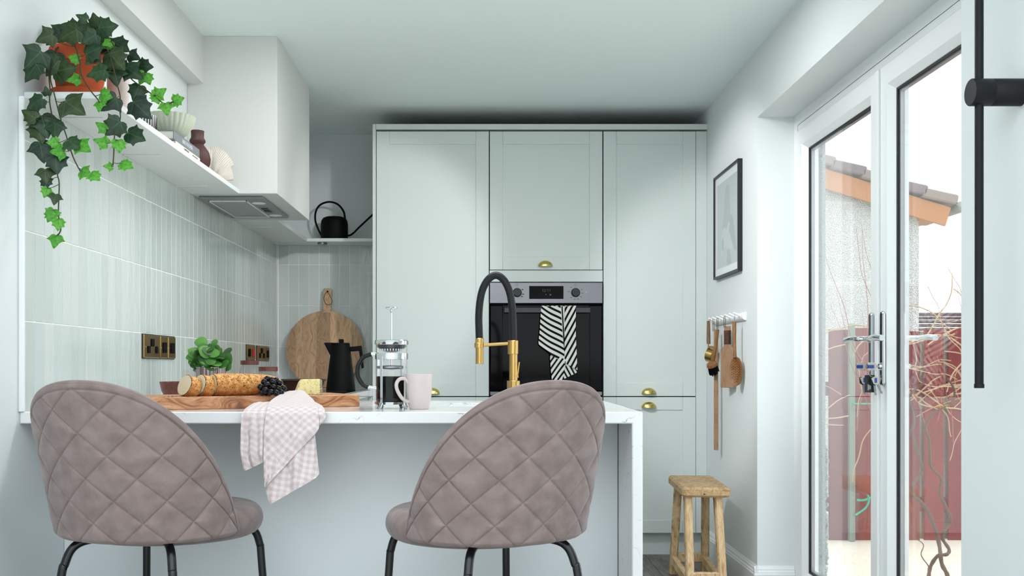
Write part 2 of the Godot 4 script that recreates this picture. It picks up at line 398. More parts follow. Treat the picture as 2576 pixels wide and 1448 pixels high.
func oven() -> void:
	var z := -ZC
	var x0 := kx(1232); var x1 := kx(1515); var yt := ky(710.5); var yb := ky(995)
	var t := thing("built_in_oven", "built-in black glass oven with steel control panel", "oven", Vector3(kx(1373), yb, z))
	var st := mb(); 
	bxc(st, Vector3(x0 + 0.01, yb + 0.004, z - 0.06), Vector3(x0 + 0.05, yt - 0.004, z - 0.55)); bxc(st, Vector3(x1 - 0.05, yb + 0.004, z - 0.06), Vector3(x1 - 0.01, yt - 0.004, z - 0.55))
	bxc(st, Vector3(x0 + 0.01, yb + 0.004, z - 0.06), Vector3(x1 - 0.01, yb + 0.07, z - 0.55)); bxc(st, Vector3(x0 + 0.01, yt - 0.12, z - 0.01), Vector3(x1 - 0.01, yt - 0.004, z - 0.55))
	bxc(st, Vector3(x0 + 0.01, yb + 0.004, z - 0.53), Vector3(x1 - 0.01, yt - 0.004, z - 0.55))
	obj(st, "body", M.blackmatt, t)
	st = mb(); bxc(st, Vector3(x0, ky(763), z + 0.014), Vector3(x1, yt, z - 0.01), 0.002)
	var cp := obj(st, "control_panel", M.ovensteel, t)
	st = mb(); bxc(st, Vector3(kx(1331), ky(752), z + 0.0152), Vector3(kx(1417), ky(719.5), z + 0.01), 0.0006); var ds := obj(st, "display", M.screen, cp)
	var ghost := mk(c8(46, 46, 50), 0.2)
	words("12:11", 0.014, 0.0003, ghost, ds, Transform3D(Basis.IDENTITY, Vector3(kx(1374), ky(731), z + 0.0153)), "clock_digits")
	for e in [[1373.0, 741.2, 0.0022], [1384.0, 741.5, 0.0034]]:
		st = mb(); lathe(st, [Vector2(e[2] * 0.55, 0), Vector2(e[2] * 0.55, 0.0008), Vector2(e[2], 0.0008), Vector2(e[2], 0)], 16, Transform3D(Basis(Vector3(1, 0, 0), PI / 2), Vector3(kx(e[0]), ky(e[1]), z + 0.0152)))
		obj(st, "touch_button", mk(c8(150, 152, 156), 0.4), ds)
	for e in [1301.0, 1447.5]:
		st = mb(); lathe(st, [Vector2(0.024, 0), Vector2(0.024, 0.003), Vector2(0.0225, 0.004), Vector2(0.0215, 0.02), Vector2(0.0195, 0.0225), Vector2(0, 0.0225)], 40, Transform3D(Basis(Vector3(1, 0, 0), PI / 2), Vector3(kx(e), ky(736), z + 0.014)))
		obj(st, "knob", M.black, cp)
	st = mb()
	var inkm := mk(c8(52, 52, 55), 0.6)
	for a in [-62, -95, -128, -160, -188, -222, 40, 82]:
		var r := 0.036
		var p := Vector3(kx(1447.5) + r * sin(deg_to_rad(-a)), ky(736) + r * cos(deg_to_rad(a)), z + 0.0142)
		box(st, p, Vector3(0.009, 0.0028, 0.0005))
	for a in [60, 105, 130]:
		box(st, Vector3(kx(1301) + 0.032 * sin(deg_to_rad(a)), ky(736) + 0.032 * cos(deg_to_rad(a)), z + 0.0142), Vector3(0.0085, 0.006, 0.0005))
	obj(st, "dial_marks", inkm, cp)
	for e in [1300.0, 1447.0]:
		st = mb()
		for k in [[0, 1], [0, -1], [1, 0], [-1, 0]]: box(st, Vector3(kx(e) + k[0] * 0.005, ky(716.5) + k[1] * 0.005, z + 0.0142), Vector3(0.0012 if k[0] else 0.011, 0.0012 if k[1] else 0.011, 0.0005))
		obj(st, "dial_symbol", inkm, cp)
	st = mb(); lathe(st, [Vector2(0.0025, 0), Vector2(0.0022, 0.001), Vector2(0, 0.0012)], 12, Transform3D(Basis(Vector3(1, 0, 0), PI / 2), Vector3(kx(1474), ky(735.5), z + 0.014))); obj(st, "indicator_lamp", M.white, cp)
	# door: dark glass before the cavity
	var dm := pane(Color(0.012, 0.013, 0.016), 0.86, 0.03); dm.metallic_specular = 0.22
	st = mb()
	bxc(st, Vector3(x0 + 0.003, ky(982), z + 0.012), Vector3(x0 + 0.07, ky(768.5), z - 0.012), 0.003); bxc(st, Vector3(x1 - 0.07, ky(982), z + 0.012), Vector3(x1 - 0.003, ky(768.5), z - 0.012), 0.003)
	bxc(st, Vector3(x0 + 0.07, ky(982), z + 0.012), Vector3(x1 - 0.07, ky(950), z - 0.012)); bxc(st, Vector3(x0 + 0.07, ky(796), z + 0.012), Vector3(x1 - 0.07, ky(768.5), z - 0.012))
	var dr := obj(st, "oven_door", M.ovenglass, t)
	st = mb(); bxc(st, Vector3(x0 + 0.068, ky(952), z + 0.010), Vector3(x1 - 0.068, ky(794), z + 0.006)); obj(st, "window", dm, dr)
	st = mb()
	bxc(st, Vector3(kx(1268), ky(787.5), z + 0.052), Vector3(kx(1483), ky(774.5), z + 0.038), 0.002)
	for e in [1276.0, 1475.0]: bxc(st, Vector3(kx(e) - 0.01, ky(786), z + 0.04), Vector3(kx(e) + 0.01, ky(776), z + 0.01))
	obj(st, "handle", mk(c8(58, 58, 62), 0.38, 0.4), dr)
	st = mb(); bxc(st, Vector3(x0 + 0.002, yb + 0.002, z + 0.01), Vector3(x1 - 0.002, ky(984), z - 0.02), 0.0015); obj(st, "base_trim", M.ovensteel, t)
	for y in [828.0, 897.0]:
		st = mb()
		tube(st, [Vector3(x0 + 0.075, ky(y), z - 0.05), Vector3(x1 - 0.075, ky(y), z - 0.05)], 0.0022, 8)
		for k in 14: tube(st, [Vector3(x0 + 0.1 + k * 0.031, ky(y), z - 0.05), Vector3(x0 + 0.1 + k * 0.031, ky(y), z - 0.42)], 0.0014, 6)
		obj(st, "shelf_rack", M.chrome, t)

# ---------- worktops and base units ----------
func peninsula() -> void:
	var th := 0.0317; var xe := 0.4175; var xi := 0.389
	var d0 := 2.695; var d1 := 3.06; var d2 := 3.41; var d3 := 3.6
	var t := thing("worktop", "white veined quartz worktop with waterfall end and drainer grooves", "worktop", Vector3(-0.4, 0, -d0))
	var sweep := Transform3D(Basis(Vector3(1, 0, 0), Vector3(0, 1, 0), Vector3(0, 0, 1)), Vector3.ZERO)
	var r := 0.004
	var poly := [Vector2(-1.2395, HC - th), Vector2(xi, HC - th), Vector2(xi, 0), Vector2(xe, 0)]
	for k in 5:
		var a := PI * 0.5 * k / 4.0
		poly.append(Vector2(xe - r + r * cos(a), HC - r + r * sin(a)))
	poly.append(Vector2(-1.2395, HC))
	var st := mb(); extr(st, poly, -d0, -d1 - 0.004, sweep, 0.0028)
	obj(st, "waterfall_top", M.quartz, t)
	st = mb()
	var xs0 := -0.119; var xs1 := 0.28
	bxc(st, Vector3(xi, 0, -d1), Vector3(xe, HC, -d3))
	bxc(st, Vector3(xs1, HC - th, -d1), Vector3(xi, HC, -d3))
	bxc(st, Vector3(xs0, HC - th, -d2), Vector3(xs1, HC, -d3))
	bxc(st, Vector3(XL + 0.0005, HC - th, -d1), Vector3(-0.42, HC, -d3))
	bxc(st, Vector3(-0.42, HC - th, -d1), Vector3(xs0, HC - 0.004, -d3))
	obj(st, "sink_surround", M.quartz, t)
	st = mb()
	for e in [[d1, 3.08], [3.096, 3.146], [3.162, 3.212], [3.228, 3.278], [3.294, 3.344], [3.36, 3.41], [3.426, d3]]:
		bxc(st, Vector3(-0.42, HC - 0.0045, -e[0]), Vector3(xs0, HC, -e[1]))
	obj(st, "drainer_ribs", M.quartz, t)
	st = mb(); bxc(st, Vector3(XL + 0.0005, HC - th, -d3), Vector3(-0.6, HC, -5.985))
	obj(st, "back_run", M.quartz, t)
	var s := thing("kitchen_sink", "white undermounted sink bowl set into the worktop", "sink", Vector3(0.08, HC - 0.21, -3.235))
	st = mb()
	var y0 := HC - 0.2; var y1 := HC - 0.006
	bxc(st, Vector3(xs0, y0, -d1), Vector3(xs1, y0 + 0.01, -d2))
	bxc(st, Vector3(xs0 + 0.0005, y0, -d1 - 0.0005), Vector3(xs0 + 0.008, y1, -d2 + 0.0005)); bxc(st, Vector3(xs1 - 0.0005, y0, -d1 - 0.0005), Vector3(xs1 - 0.008, y1, -d2 + 0.0005))
	bxc(st, Vector3(xs0 + 0.001, y0, -d1 - 0.0005), Vector3(xs1 - 0.001, y1, -d1 - 0.008)); bxc(st, Vector3(xs0 + 0.001, y0, -d2 + 0.0005), Vector3(xs1 - 0.001, y1, -d2 + 0.008))
	obj(st, "bowl", M.whitegloss, s)
	st = mb(); lathe(st, [Vector2(0.04, 0), Vector2(0.04, 0.003), Vector2(0.03, 0.002), Vector2(0, 0.001)], 28, Transform3D(Basis.IDENTITY, Vector3(0.08, y0 + 0.01, -3.24))); obj(st, "strainer", M.chrome, s)
	t = thing("base_unit", "white panelled back of the peninsula units behind the bar chairs", "cabinet", Vector3(-0.4, 0, -3.2))
	st = mb(); bxc(st, Vector3(-1.239, 0, -2.979), Vector3(xi - 0.0015, HC - th - 0.0005, -2.997), 0.0008); obj(st, "back_panel", M.trim2, t)
	st = mb()
	bxc(st, Vector3(-1.22, 0.0, -2.998), Vector3(xs0 - 0.03, HC - th - 0.001, -3.56)); bxc(st, Vector3(xs1 + 0.03, 0, -2.998), Vector3(xi - 0.002, HC - th - 0.001, -3.56)); bxc(st, Vector3(xs0 - 0.03, 0, -2.998), Vector3(xs1 + 0.03, HC - 0.215, -3.56))
	obj(st, "carcass", M.cab, t)

func left_run() -> void:
	for k in 2:
		var a := 3.62 + k * 0.86
		var t := thing("base_cabinet", ["pale sage base cabinet in the left run nearest the peninsula", "pale sage base cabinet under the hob beside the tall cupboards"][k], "cabinet", Vector3(-0.92, 0, -a - 0.43))
		var st := mb(); bxc(st, Vector3(-1.22, 0.13, -a), Vector3(-0.645, HC - 0.0325, -a - (0.855 if k == 0 else 0.895))); obj(st, "carcass", M.cab, t)
		st = mb(); bxc(st, Vector3(-0.644, 0.13, -a - 0.003), Vector3(-0.625, HC - 0.036, -a - (0.852 if k == 0 else 0.893)), 0.0012); obj(st, "door", M.cab, t)
		st = mb(); bxc(st, Vector3(-1.2, 0.0, -a), Vector3(-0.7, 0.128, -a - 0.855)); obj(st, "plinth", M.cab, t)
		if k == 1:
			st = mb(); bxc(st, Vector3(-1.22, 0.0, -5.377), Vector3(-0.6015, HC - 0.0325, -5.96)); obj(st, "corner_post", M.cab, t)
	var h := thing("hob", "black glass induction hob in the left worktop below the hood", "hob", Vector3(-0.89, HC, -4.75))
	var st2 := mb(); bxc(st2, Vector3(-1.16, HC, -4.2), Vector3(-0.612, HC + 0.005, -5.27), 0.0015); var gl := obj(st2, "glass_top", M.blackgloss, h)
	for e in [[-1.02, 4.45, 0.09], [-1.02, 4.85, 0.105], [-0.76, 4.45, 0.075], [-0.76, 4.85, 0.09]]:
		st2 = mb(); lathe(st2, [Vector2(e[2], 0), Vector2(e[2], 0.0003), Vector2(e[2] - 0.002, 0.0003), Vector2(e[2] - 0.002, 0)], 40, Transform3D(Basis.IDENTITY, Vector3(e[0], HC + 0.005, -e[1]))); obj(st2, "ring_mark", mk(c8(70, 72, 76), 0.4), gl)

func shelf_and_hood() -> void:
	var ht := 0.0187; var xf := -1.0235
	var t := thing("wall_shelf", "long white floating shelf that turns the corner above the tiles", "shelf", Vector3(-1.12, HS, -3.4))
	var st := mb(); bxc(st, Vector3(-1.2395, HS, -2.719), Vector3(xf, HS + ht, -4.2075), 0.0012); obj(st, "board", M.shelf, t)
	st = mb(); bxc(st, Vector3(-1.2395, HS, -4.9745), Vector3(xf, HS + ht, -5.9995), 0.0012); obj(st, "board", M.shelf, t)
	st = mb(); bxc(st, Vector3(xf + 0.0005, HS, -5.798), Vector3(-0.6, HS + ht, -5.9995), 0.0012); obj(st, "board", M.shelf, t)
	# brackets let into the underside
	for d in [2.93, 3.44, 4.02, 5.2, 5.85]:
		st = mb(); box(st, Vector3(-1.165, HS - 0.0016, -d), Vector3(0.125, 0.0032, 0.018), 0.0012); obj(st, "bracket", M.shelf, t)
	st = mb(); lathe(st, [Vector2(0, -0.012), Vector2(0.025, -0.012), Vector2(0.028, -0.009), Vector2(0.028, 0)], 28, Transform3D(Basis.IDENTITY, Vector3(-0.945, HS, -5.86)))
	tag(obj(st, "puck_light", M.steel), "small round grey light disc under the corner of the shelf", "light")
	# boxed extractor
	var b := thing("extractor_housing", "white boxed-in extractor housing that runs up to the ceiling", "extractor hood", Vector3(-1.05, HS, -4.59))
	st = mb(); bxc(st, Vector3(-1.2395, HS + 0.001, -4.208), Vector3(-0.866, H, -4.974), 0.0015); obj(st, "box", M.boxing, b)
	# the fan unit, set into the underside; corners read from the photo on the plane of the underside
	var x0 := -1.208; var x1 := -0.937; var z0 := -4.26; var z1 := -4.82
	var f := thing("extractor_fan", "grey steel extractor unit set into the underside of its housing", "extractor fan", Vector3((x0 + x1) * 0.5, HS - 0.012, (z0 + z1) * 0.5))
	st = mb(); bxc(st, Vector3(x0, HS - 0.012, z0), Vector3(x1, HS + 0.0005, z1), 0.004); var pl := obj(st, "face_plate", M.hoodsteel, f)
	st = mb(); bxc(st, Vector3(x0 + 0.035, HS - 0.0145, z0 - 0.06), Vector3(x1 - 0.085, HS - 0.011, z1 + 0.06), 0.002); var fi := obj(st, "grease_filter", M.hoodfilter, f)
	st = mb()
	var a0 := Vector3(x0 + 0.031, HS - 0.0125, z0 - 0.052); var a1 := Vector3(x1 - 0.081, HS - 0.0125, z1 + 0.052)
	for e in [[a0.x, a0.z, a1.x, a0.z], [a0.x, a1.z, a1.x, a1.z], [a0.x, a0.z, a0.x, a1.z], [a1.x, a0.z, a1.x, a1.z]]:
		bxc(st, Vector3(minf(e[0], e[2]) - 0.002, HS - 0.016, maxf(e[1], e[3]) + 0.002), Vector3(maxf(e[0], e[2]) + 0.002, HS - 0.0115, minf(e[1], e[3]) - 0.002))
	obj(st, "filter_frame", M.white, f)
	st = mb(); bxc(st, Vector3(x0 + 0.07, HS - 0.0165, z1 + 0.11), Vector3(x0 + 0.16, HS - 0.012, z1 + 0.085), 0.002); obj(st, "filter_catch", M.steel, fi)
	for zz in [z0 - 0.12, z1 + 0.09]:
		st = mb(); lathe(st, [Vector2(0, -0.003), Vector2(0.018, -0.003), Vector2(0.021, -0.002), Vector2(0.03, -0.001), Vector2(0.03, 0)], 28, Transform3D(Basis.IDENTITY, Vector3(x1 - 0.044, HS - 0.0115, zz))); obj(st, "lamp_lens", M.white, pl)
	st = mb(); bxc(st, Vector3(x1 - 0.07, HS - 0.014, z0 - 0.22), Vector3(x1 - 0.025, HS - 0.011, z0 - 0.37), 0.001); var sw := obj(st, "switch_panel", M.hoodsteel, pl)
	for k in 2:
		st = mb(); bxc(st, Vector3(x1 - 0.062, HS - 0.017, z0 - 0.24 - k * 0.065), Vector3(x1 - 0.033, HS - 0.013, z0 - 0.285 - k * 0.065), 0.001); obj(st, "rocker_switch", M.black, sw)

# smooth surface over a grid of points; normals from the neighbours, turned outwards by «flip»
func surf(g: Array, flip := false, wrap := false) -> ArrayMesh:
	var R := g.size(); var C: int = g[0].size()
	var pos := PackedVector3Array(); var nor := PackedVector3Array(); var uv := PackedVector2Array(); var idx := PackedInt32Array()
	for i in R:
		for j in C:
			var j0 := maxi(j - 1, 0); var j1 := mini(j + 1, C - 1)
			if wrap and j == 0: j0 = C - 2
			if wrap and j == C - 1: j1 = 1
			var du: Vector3 = g[i][j1] - g[i][j0]
			var dv: Vector3 = g[mini(i + 1, R - 1)][j] - g[maxi(i - 1, 0)][j]
			var n := du.cross(dv).normalized()
			if flip: n = -n
			pos.append(g[i][j]); nor.append(n); uv.append(Vector2(float(j) / (C - 1), float(i) / (R - 1)))
	for i in R - 1:
		for j in C - 1:
			var a := i * C + j; var b := a + 1; var c := a + C + 1; var d := a + C
			if flip: idx.append_array([a, b, c, a, c, d])
			else: idx.append_array([a, c, b, a, d, c])
	var arr := []; arr.resize(Mesh.ARRAY_MAX)
	arr[Mesh.ARRAY_VERTEX] = pos; arr[Mesh.ARRAY_NORMAL] = nor; arr[Mesh.ARRAY_TEX_UV] = uv; arr[Mesh.ARRAY_INDEX] = idx
	var m := ArrayMesh.new()
	m.add_surface_from_arrays(Mesh.PRIMITIVE_TRIANGLES, arr)
	return m

func part(m: Mesh, called: String, mat: Material, parent: Node) -> MeshInstance3D:
	var o := MeshInstance3D.new(); o.mesh = m
	return put(o, called, mat, parent, false)

# quilted shell chair; «mirror» shifts the stitching as on each of the two chairs
func make_chair(label: String, at: Vector3, yaw: float, th0: float) -> void:
	var t := thing("bar_chair", label, "chair", at, "quilted velvet chairs at the peninsula")
	t.rotation.y = yaw
	var rb := 0.2319; var rt := 0.2532; var yb := 0.5853; var yt := 0.9651; var ye := 0.6003
	var tm := deg_to_rad(101.2); var lean := 0.0827; var sq := 0.8342
	var pt := func(a: float, y: float, off: float) -> Vector3:
		var q := (y - yb) / (yt - yb)
		var r := rb + (rt - rb) * q + off
		return Vector3(r * sin(a), y, r * cos(a) * sq + lean * q)
	var top := func(a: float) -> float: return yt - (yt - ye) * pow(absf(a) / tm, 2.274)
	var C := 420; var R := 190
	var g := []
	for i in R + 1:
		var row := []
		var tt := float(i) / R
		for j in C + 1:
			var a := -tm + 2.0 * tm * j / C
			var h: float = top.call(a)
			var y := yb + (h - yb) * tt
			var e := minf((h - y) / sqrt(1.0 + pow(2.274 * (yt - ye) / tm * pow(absf(a) / tm, 1.274) / 0.245, 2.0)), 1.0)
			e = minf(e, (tm - absf(a)) * 0.24 + 0.0)
			var p := (a - th0) / 0.2625; var q := (y - 0.85) / 0.0535
			var la := (p + q) * 0.5; var lb := (p - q) * 0.5
			var dd := minf(absf(la - roundf(la)), absf(lb - roundf(lb))) * 0.081
			var off := 0.0
			if e > 0.013:
				off = 0.0052 * (1.0 - exp(-dd / 0.0085)) - 0.0026 * exp(-pow(dd / 0.0014, 2.0))
				off *= clampf((e - 0.013) / 0.006, 0.35, 1.0)
			else:
				off = 0.0035 * sqrt(maxf(0.0, 1.0 - pow(1.0 - e / 0.0065, 2.0))) if e < 0.0065 else 0.0035
			off -= 0.0030 * exp(-pow((e - 0.0135) / 0.0018, 2.0))
			var eb := y - yb
			if eb < 0.012: off -= 0.012 * pow(1.0 - eb / 0.012, 2.0)
			row.append(pt.call(a, y, off))
		g.append(row)
	part(surf(g), "backrest", M.velvet, t)
	# rolled rim and smooth lining inside
	g = []
	for i in 9:
		var row := []
		for j in 201:
			var a := -tm + 2.0 * tm * j / 200.0
			var h: float = top.call(a)
			var w := PI * i / 8.0
			row.append(pt.call(a, h + 0.007 * sin(w), -0.016 + 0.0165 * cos(w)))
		g.append(row)
	part(surf(g), "rim", M.velvet, t)
	g = []
	for i in 31:
		var row := []
		for j in 121:
			var a := -tm + 2.0 * tm * j / 120.0
			var h: float = top.call(a)
			row.append(pt.call(a, h + (yb - h) * i / 30.0, -0.0325))
		g.append(row)
	part(surf(g), "lining", M.velvet, t)
	# closing strips at both front edges and below
	var st := mb()
	for s in [-1.0, 1.0]:
		face(st, [pt.call(s * tm, yb, -0.012), pt.call(s * tm, ye, 0.0), pt.call(s * tm, ye, -0.0325), pt.call(s * tm, yb, -0.0325)], Vector3(s * cos(tm), 0, -1))
	for j in 60:
		var a0 := -tm + 2.0 * tm * j / 60.0; var a1 := -tm + 2.0 * tm * (j + 1) / 60.0
		face(st, [pt.call(a0, yb, -0.012), pt.call(a1, yb, -0.012), pt.call(a1, yb, -0.05), pt.call(a0, yb, -0.05)], Vector3.DOWN)
	obj(st, "underlay", M.velvet, t, false)
	# seat cushion
	st = mb()
	var pr := [Vector2(0, 0.566), Vector2(0.8, 0.566)]
	for k in 13:
		var w := -PI * 0.5 + PI * k / 12.0
		pr.append(Vector2(0.86 + 0.14 * cos(w), 0.604 + 0.038 * sin(w)))
	pr.append(Vector2(0.55, 0.648)); pr.append(Vector2(0, 0.65))
	lathe(st, pr, 72, Transform3D(Basis(Vector3(0.236, 0, 0), Vector3(0, 1, 0), Vector3(0, 0, 0.226)), Vector3(0, 0, -0.1)), null, 60.0)
	obj(st, "seat", M.velvet, t, false)
	st = mb()
	lathe(st, [Vector2(0, 0.562), Vector2(0.12, 0.562), Vector2(0.122, 0.564), Vector2(0.122, 0.567)], 40, Transform3D(Basis.IDENTITY, Vector3(0, 0, -0.06)))
	obj(st, "seat_plate", M.blackmatt, t, false)
	for s in [-1.0, 1.0]:
		for z in [0, 1]:
			var pts := []
			if z == 0: pts = [Vector3(s * 0.06, 0.574, 0.04), Vector3(s * 0.108, 0.576, 0.092), Vector3(s * 0.134, 0.561, 0.12), Vector3(s * 0.147, 0.522, 0.135), Vector3(s * 0.156, 0.46, 0.145), Vector3(s * 0.2, 0.006, 0.195)]
			else: pts = [Vector3(s * 0.07, 0.574, -0.15), Vector3(s * 0.131, 0.576, -0.21), Vector3(s * 0.162, 0.561, -0.238), Vector3(s * 0.174, 0.522, -0.252), Vector3(s * 0.178, 0.46, -0.258), Vector3(s * 0.2, 0.006, -0.29)]
			st = mb(); tube(st, spline(pts, 7), 0.0105, 18)
			var lg := obj(st, "leg", M.legblack, t, false)
			st = mb(); lathe(st, [Vector2(0, 0), Vector2(0.0125, 0), Vector2(0.0125, 0.016), Vector2(0.0107, 0.018)], 16, Transform3D(Basis.IDENTITY, Vector3(pts[5].x, 0, pts[5].z))); obj(st, "foot", M.rubber, lg, false)
	# foot rest hoop
	var hoop := [Vector3(-0.185, 0.17, 0.178), Vector3(0.185, 0.17, 0.178), Vector3(0.19, 0.17, -0.278), Vector3(-0.19, 0.17, -0.278)]
	for k in 4:
		st = mb(); tube(st, [hoop[k], hoop[(k + 1) % 4]], 0.007, 12); obj(st, "foot_rail", M.legblack, t, false)

func chairs() -> void:
	make_chair("taupe velvet bar chair with quilted back nearest the left wall, turned to the right", Vector3(-0.848, 0, -2.5604), -0.2557, -0.068)
	make_chair("taupe velvet bar chair with quilted back beside the waterfall end, turned to the left", Vector3(0.0238, 0, -2.5318), 0.4979, 0.06)

func stool() -> void:
	var c := Vector3(0.966, 0, -4.618)
	var t := thing("wooden_stool", "rustic reclaimed wood stool by the right wall under the hook rail", "stool", c)
	var yw := deg_to_rad(-3.4)
	var st := mb()
	var pl := []
	for k in 4:
		var cx: float = 0.105 * [1, 1, -1, -1][k] - 0.022 * [1, 1, -1, -1][k]; var cz: float = 0.252 * [-1, 1, 1, -1][k] - 0.022 * [-1, 1, 1, -1][k]
		for i in 6:
			var a := deg_to_rad([-90.0, 0.0, 90.0, 180.0][k] + 90.0 * i / 5.0)
			pl.append(Vector2(cx + 0.022 * cos(a), cz + 0.022 * sin(a)))
	var up := Transform3D(Basis(Vector3(cos(yw), 0, -sin(yw)), Vector3(sin(yw), 0, cos(yw)), Vector3(0, -1, 0)), c + Vector3(0, 0.483, 0))
	extr(st, pl, 0.0, 0.043, up, 0.009)
	var se := obj(st, "seat", M.oldseat, t)
	# splits and knots in the seat's end grain
	st = mb()
	for e in [[0.05, 0.462, 0.022], [-0.01, 0.455, 0.010]]:
		box(st, c + Vector3(e[0] - 0.014, e[1], 0.2515), Vector3(e[2], 0.0035, 0.003), 0.001)
	obj(st, "split", mk(c8(52, 38, 26), 0.9), se)
	var tops := [[0.880, 4.42, 0.874, 4.33], [1.010, 4.42, 1.016, 4.33], [0.915, 4.82, 0.905, 4.905], [1.045, 4.82, 1.060, 4.905]]
	for e in tops:
		var a := Vector3(e[0], 0.445, -e[1]); var b := Vector3(e[2], 0.0, -e[3])
		var up2 := (a - b).normalized()
		var sx := up2.cross(Vector3(0, 0, 1)).normalized(); var sz := sx.cross(up2)
		st = mb()
		var xf := Transform3D(Basis(sx, up2, sz), (a + b) * 0.5)
		box(st, Vector3.ZERO, Vector3(0.034, a.distance_to(b) - 0.002, 0.042), 0.006, xf)
		obj(st, "leg", M.oldwood, t)
	var q := func(e: Array, y: float) -> Vector3: return Vector3(e[2], 0.0, -e[3]).lerp(Vector3(e[0], 0.445, -e[1]), y / 0.445)
	for e in [[0, 1, 0.1], [2, 3, 0.085], [0, 2, 0.075], [1, 3, 0.075]]:
		var a: Vector3 = q.call(tops[e[0]], e[2]); var b: Vector3 = q.call(tops[e[1]], e[2])
		var dx := (b - a).normalized()
		st = mb(); box(st, Vector3.ZERO, Vector3(a.distance_to(b), 0.045, 0.026), 0.004, Transform3D(Basis(dx, Vector3.UP, dx.cross(Vector3.UP)), (a + b) * 0.5))
		obj(st, "stretcher", M.oldwood, t)

# ---------- outside ----------
func garden() -> void:
	var gy := -0.1
	var st := mb(); bxc(st, Vector3(1.46, gy - 0.2, -1.8), Vector3(30, gy, -40)); bxc(st, Vector3(-30, gy - 0.2, 40), Vector3(30, gy, -1.8))
	struct_(obj(st, "patio", bump(mk(c8(236, 227, 207), 0.9), noise_tex(0.03, 5, 61, 512), 0.4, 1.2)))
	# block quoin of the far door reveal, seen through the left leaf
	st = mb()
	bxc(st, Vector3(1.452, gy, -4.375), Vector3(1.466, H + 0.3, -4.41))
	var q := struct_(obj(st, "trim_2", M.block), "rough grey concrete block jamb outside the door")
	for k in 7:
		var y0 := 1.484 + (k - 4) * 0.432
		st = mb(); bxc(st, Vector3(1.408, maxf(y0, gy), -4.378), Vector3(1.468, minf(y0 + 0.427, H), -4.42), 0.004); obj(st, "block", M.block, q)
	st = mb()
	for k in 260:
		var yy := rnd(gy, 0.66)
		box(st, Vector3(1.47 + rnd(0, 0.012), yy, -4.39 - rnd(0, 0.03)), Vector3(0.012, rnd(0.008, 0.02), 0.012), 0.004, Transform3D.IDENTITY)
	var rc := obj(st, "roughcast", M.block, q); rc.set_meta("kind", "stuff")
	# red board fence
	var t := thing("board_fence", "faded red vertical board fence across the garden behind the glass", "fence", Vector3(3.0, gy, -6.46))
	var x := 2.036
	for k in 16:
		var hgt := 1.25 if x < 2.45 else 1.24
		uvo = Vector2(rnd(0, 5), rnd(0, 5))
		st = mb(); bxc(st, Vector3(x, gy, -6.46), Vector3(x + 0.124, hgt + rnd(-0.01, 0.01), -6.478), 0.003)
		obj(st, "board", M.fence[k % 3], t)
		x += 0.152
	uvo = Vector2.ZERO
	for y in [0.08, 0.82]:
		st = mb(); bxc(st, Vector3(1.6, y, -6.479), Vector3(4.6, y + 0.09, -6.52), 0.003); obj(st, "rail", M.fence[1], t)
	st = mb(); bxc(st, Vector3(2.30, gy, -6.40), Vector3(2.335, 1.28, -6.445), 0.006)
	tag(obj(st, "fence_post", bump(mk(c8(140, 150, 138), 0.9), noise_tex(0.08, 4, 63), 0.2, 5.0)), "thin grey green post standing before the red fence boards", "post")
	st = mb(); tube(st, spline([Vector3(2.305, 0.79, -6.39), Vector3(2.315, 0.775, -6.385), Vector3(2.40, 0.772, -6.4), Vector3(2.6, 0.775, -6.44)], 6), 0.005, 8)
	tag(obj(st, "rope", M.rope), "green cord tied straight across the upper fence boards", "rope")
	st = mb(); tube(st, spline([Vector3(2.34, 0.165, -6.39), Vector3(2.38, 0.165, -6.385), Vector3(2.42, 0.18, -6.385), Vector3(2.48, 0.2, -6.4), Vector3(2.62, 0.22, -6.44)], 6), 0.007, 8)
	tube(st, spline([Vector3(2.405, 0.2, -6.38), Vector3(2.41, 0.16, -6.38), Vector3(2.39, 0.115, -6.385), Vector3(2.33, 0.07, -6.39)], 6), 0.007, 8)
	tag(obj(st, "rope", M.rope), "green rope knotted low on the red fence", "rope")
	# white rendered garage with a tiled verge
	var gd := 9.0
	var g := thing("garage", "white rough rendered garage gable with brown barge board and tiled verge", "garage", Vector3(3.0, gy, -gd))
	var ve := Vector3(4.127, 2.5, -gd); var sl := Vector3(-1.0, 0.312, 0)
	st = mb(); extr(st, [Vector2(1.7, gy), Vector2(3.845, gy), Vector2(3.845, 2.36), Vector2(1.7, 3.03)], -gd, -gd - 4.0); obj(st, "wall", M.render, g)
	var along := Transform3D(Basis(-sl.normalized(), Vector3(0.298, 0.955, 0).normalized(), Vector3(0, 0, 1)), ve)
	st = mb(); box(st, Vector3(-1.16, -0.19, 0.09), Vector3(2.3, 0.17, 0.03), 0.004, along); obj(st, "barge_board", M.barge, g)
	st = mb(); extr(st, [Vector2(3.84, 2.30), Vector2(4.04, 2.30), Vector2(4.04, 2.42), Vector2(3.6, 2.55)], -gd + 0.1, -gd - 0.3); obj(st, "eaves_box", M.barge, g)
	for k in 9:
		for r in 2:
			st = mb(); box(st, Vector3.ZERO, Vector3(0.31, 0.085 if r == 0 else 0.03, 0.29), 0.012, along * Transform3D(Basis(Vector3(0, 0, 1), 0.085), Vector3(-0.14 - k * 0.28, -0.045, 0.0 - r * 0.3))); obj(st, "roof_tile", M.rooftile[(k + r) % 2], g)
	st = mb(); tube(st, spline([ve + Vector3(0.0, -0.06, 0.14), ve + Vector3(0.05, -0.11, 0.14), ve + Vector3(0.1, -0.06, 0.14), ve + Vector3(0.11, 0.01, 0.14)], 4), 0.02, 8); tube(st, [ve + Vector3(0.05, -0.09, 0.14), ve + Vector3(0.05, -0.09, -3)], 0.05, 8); obj(st, "gutter", M.block, g)
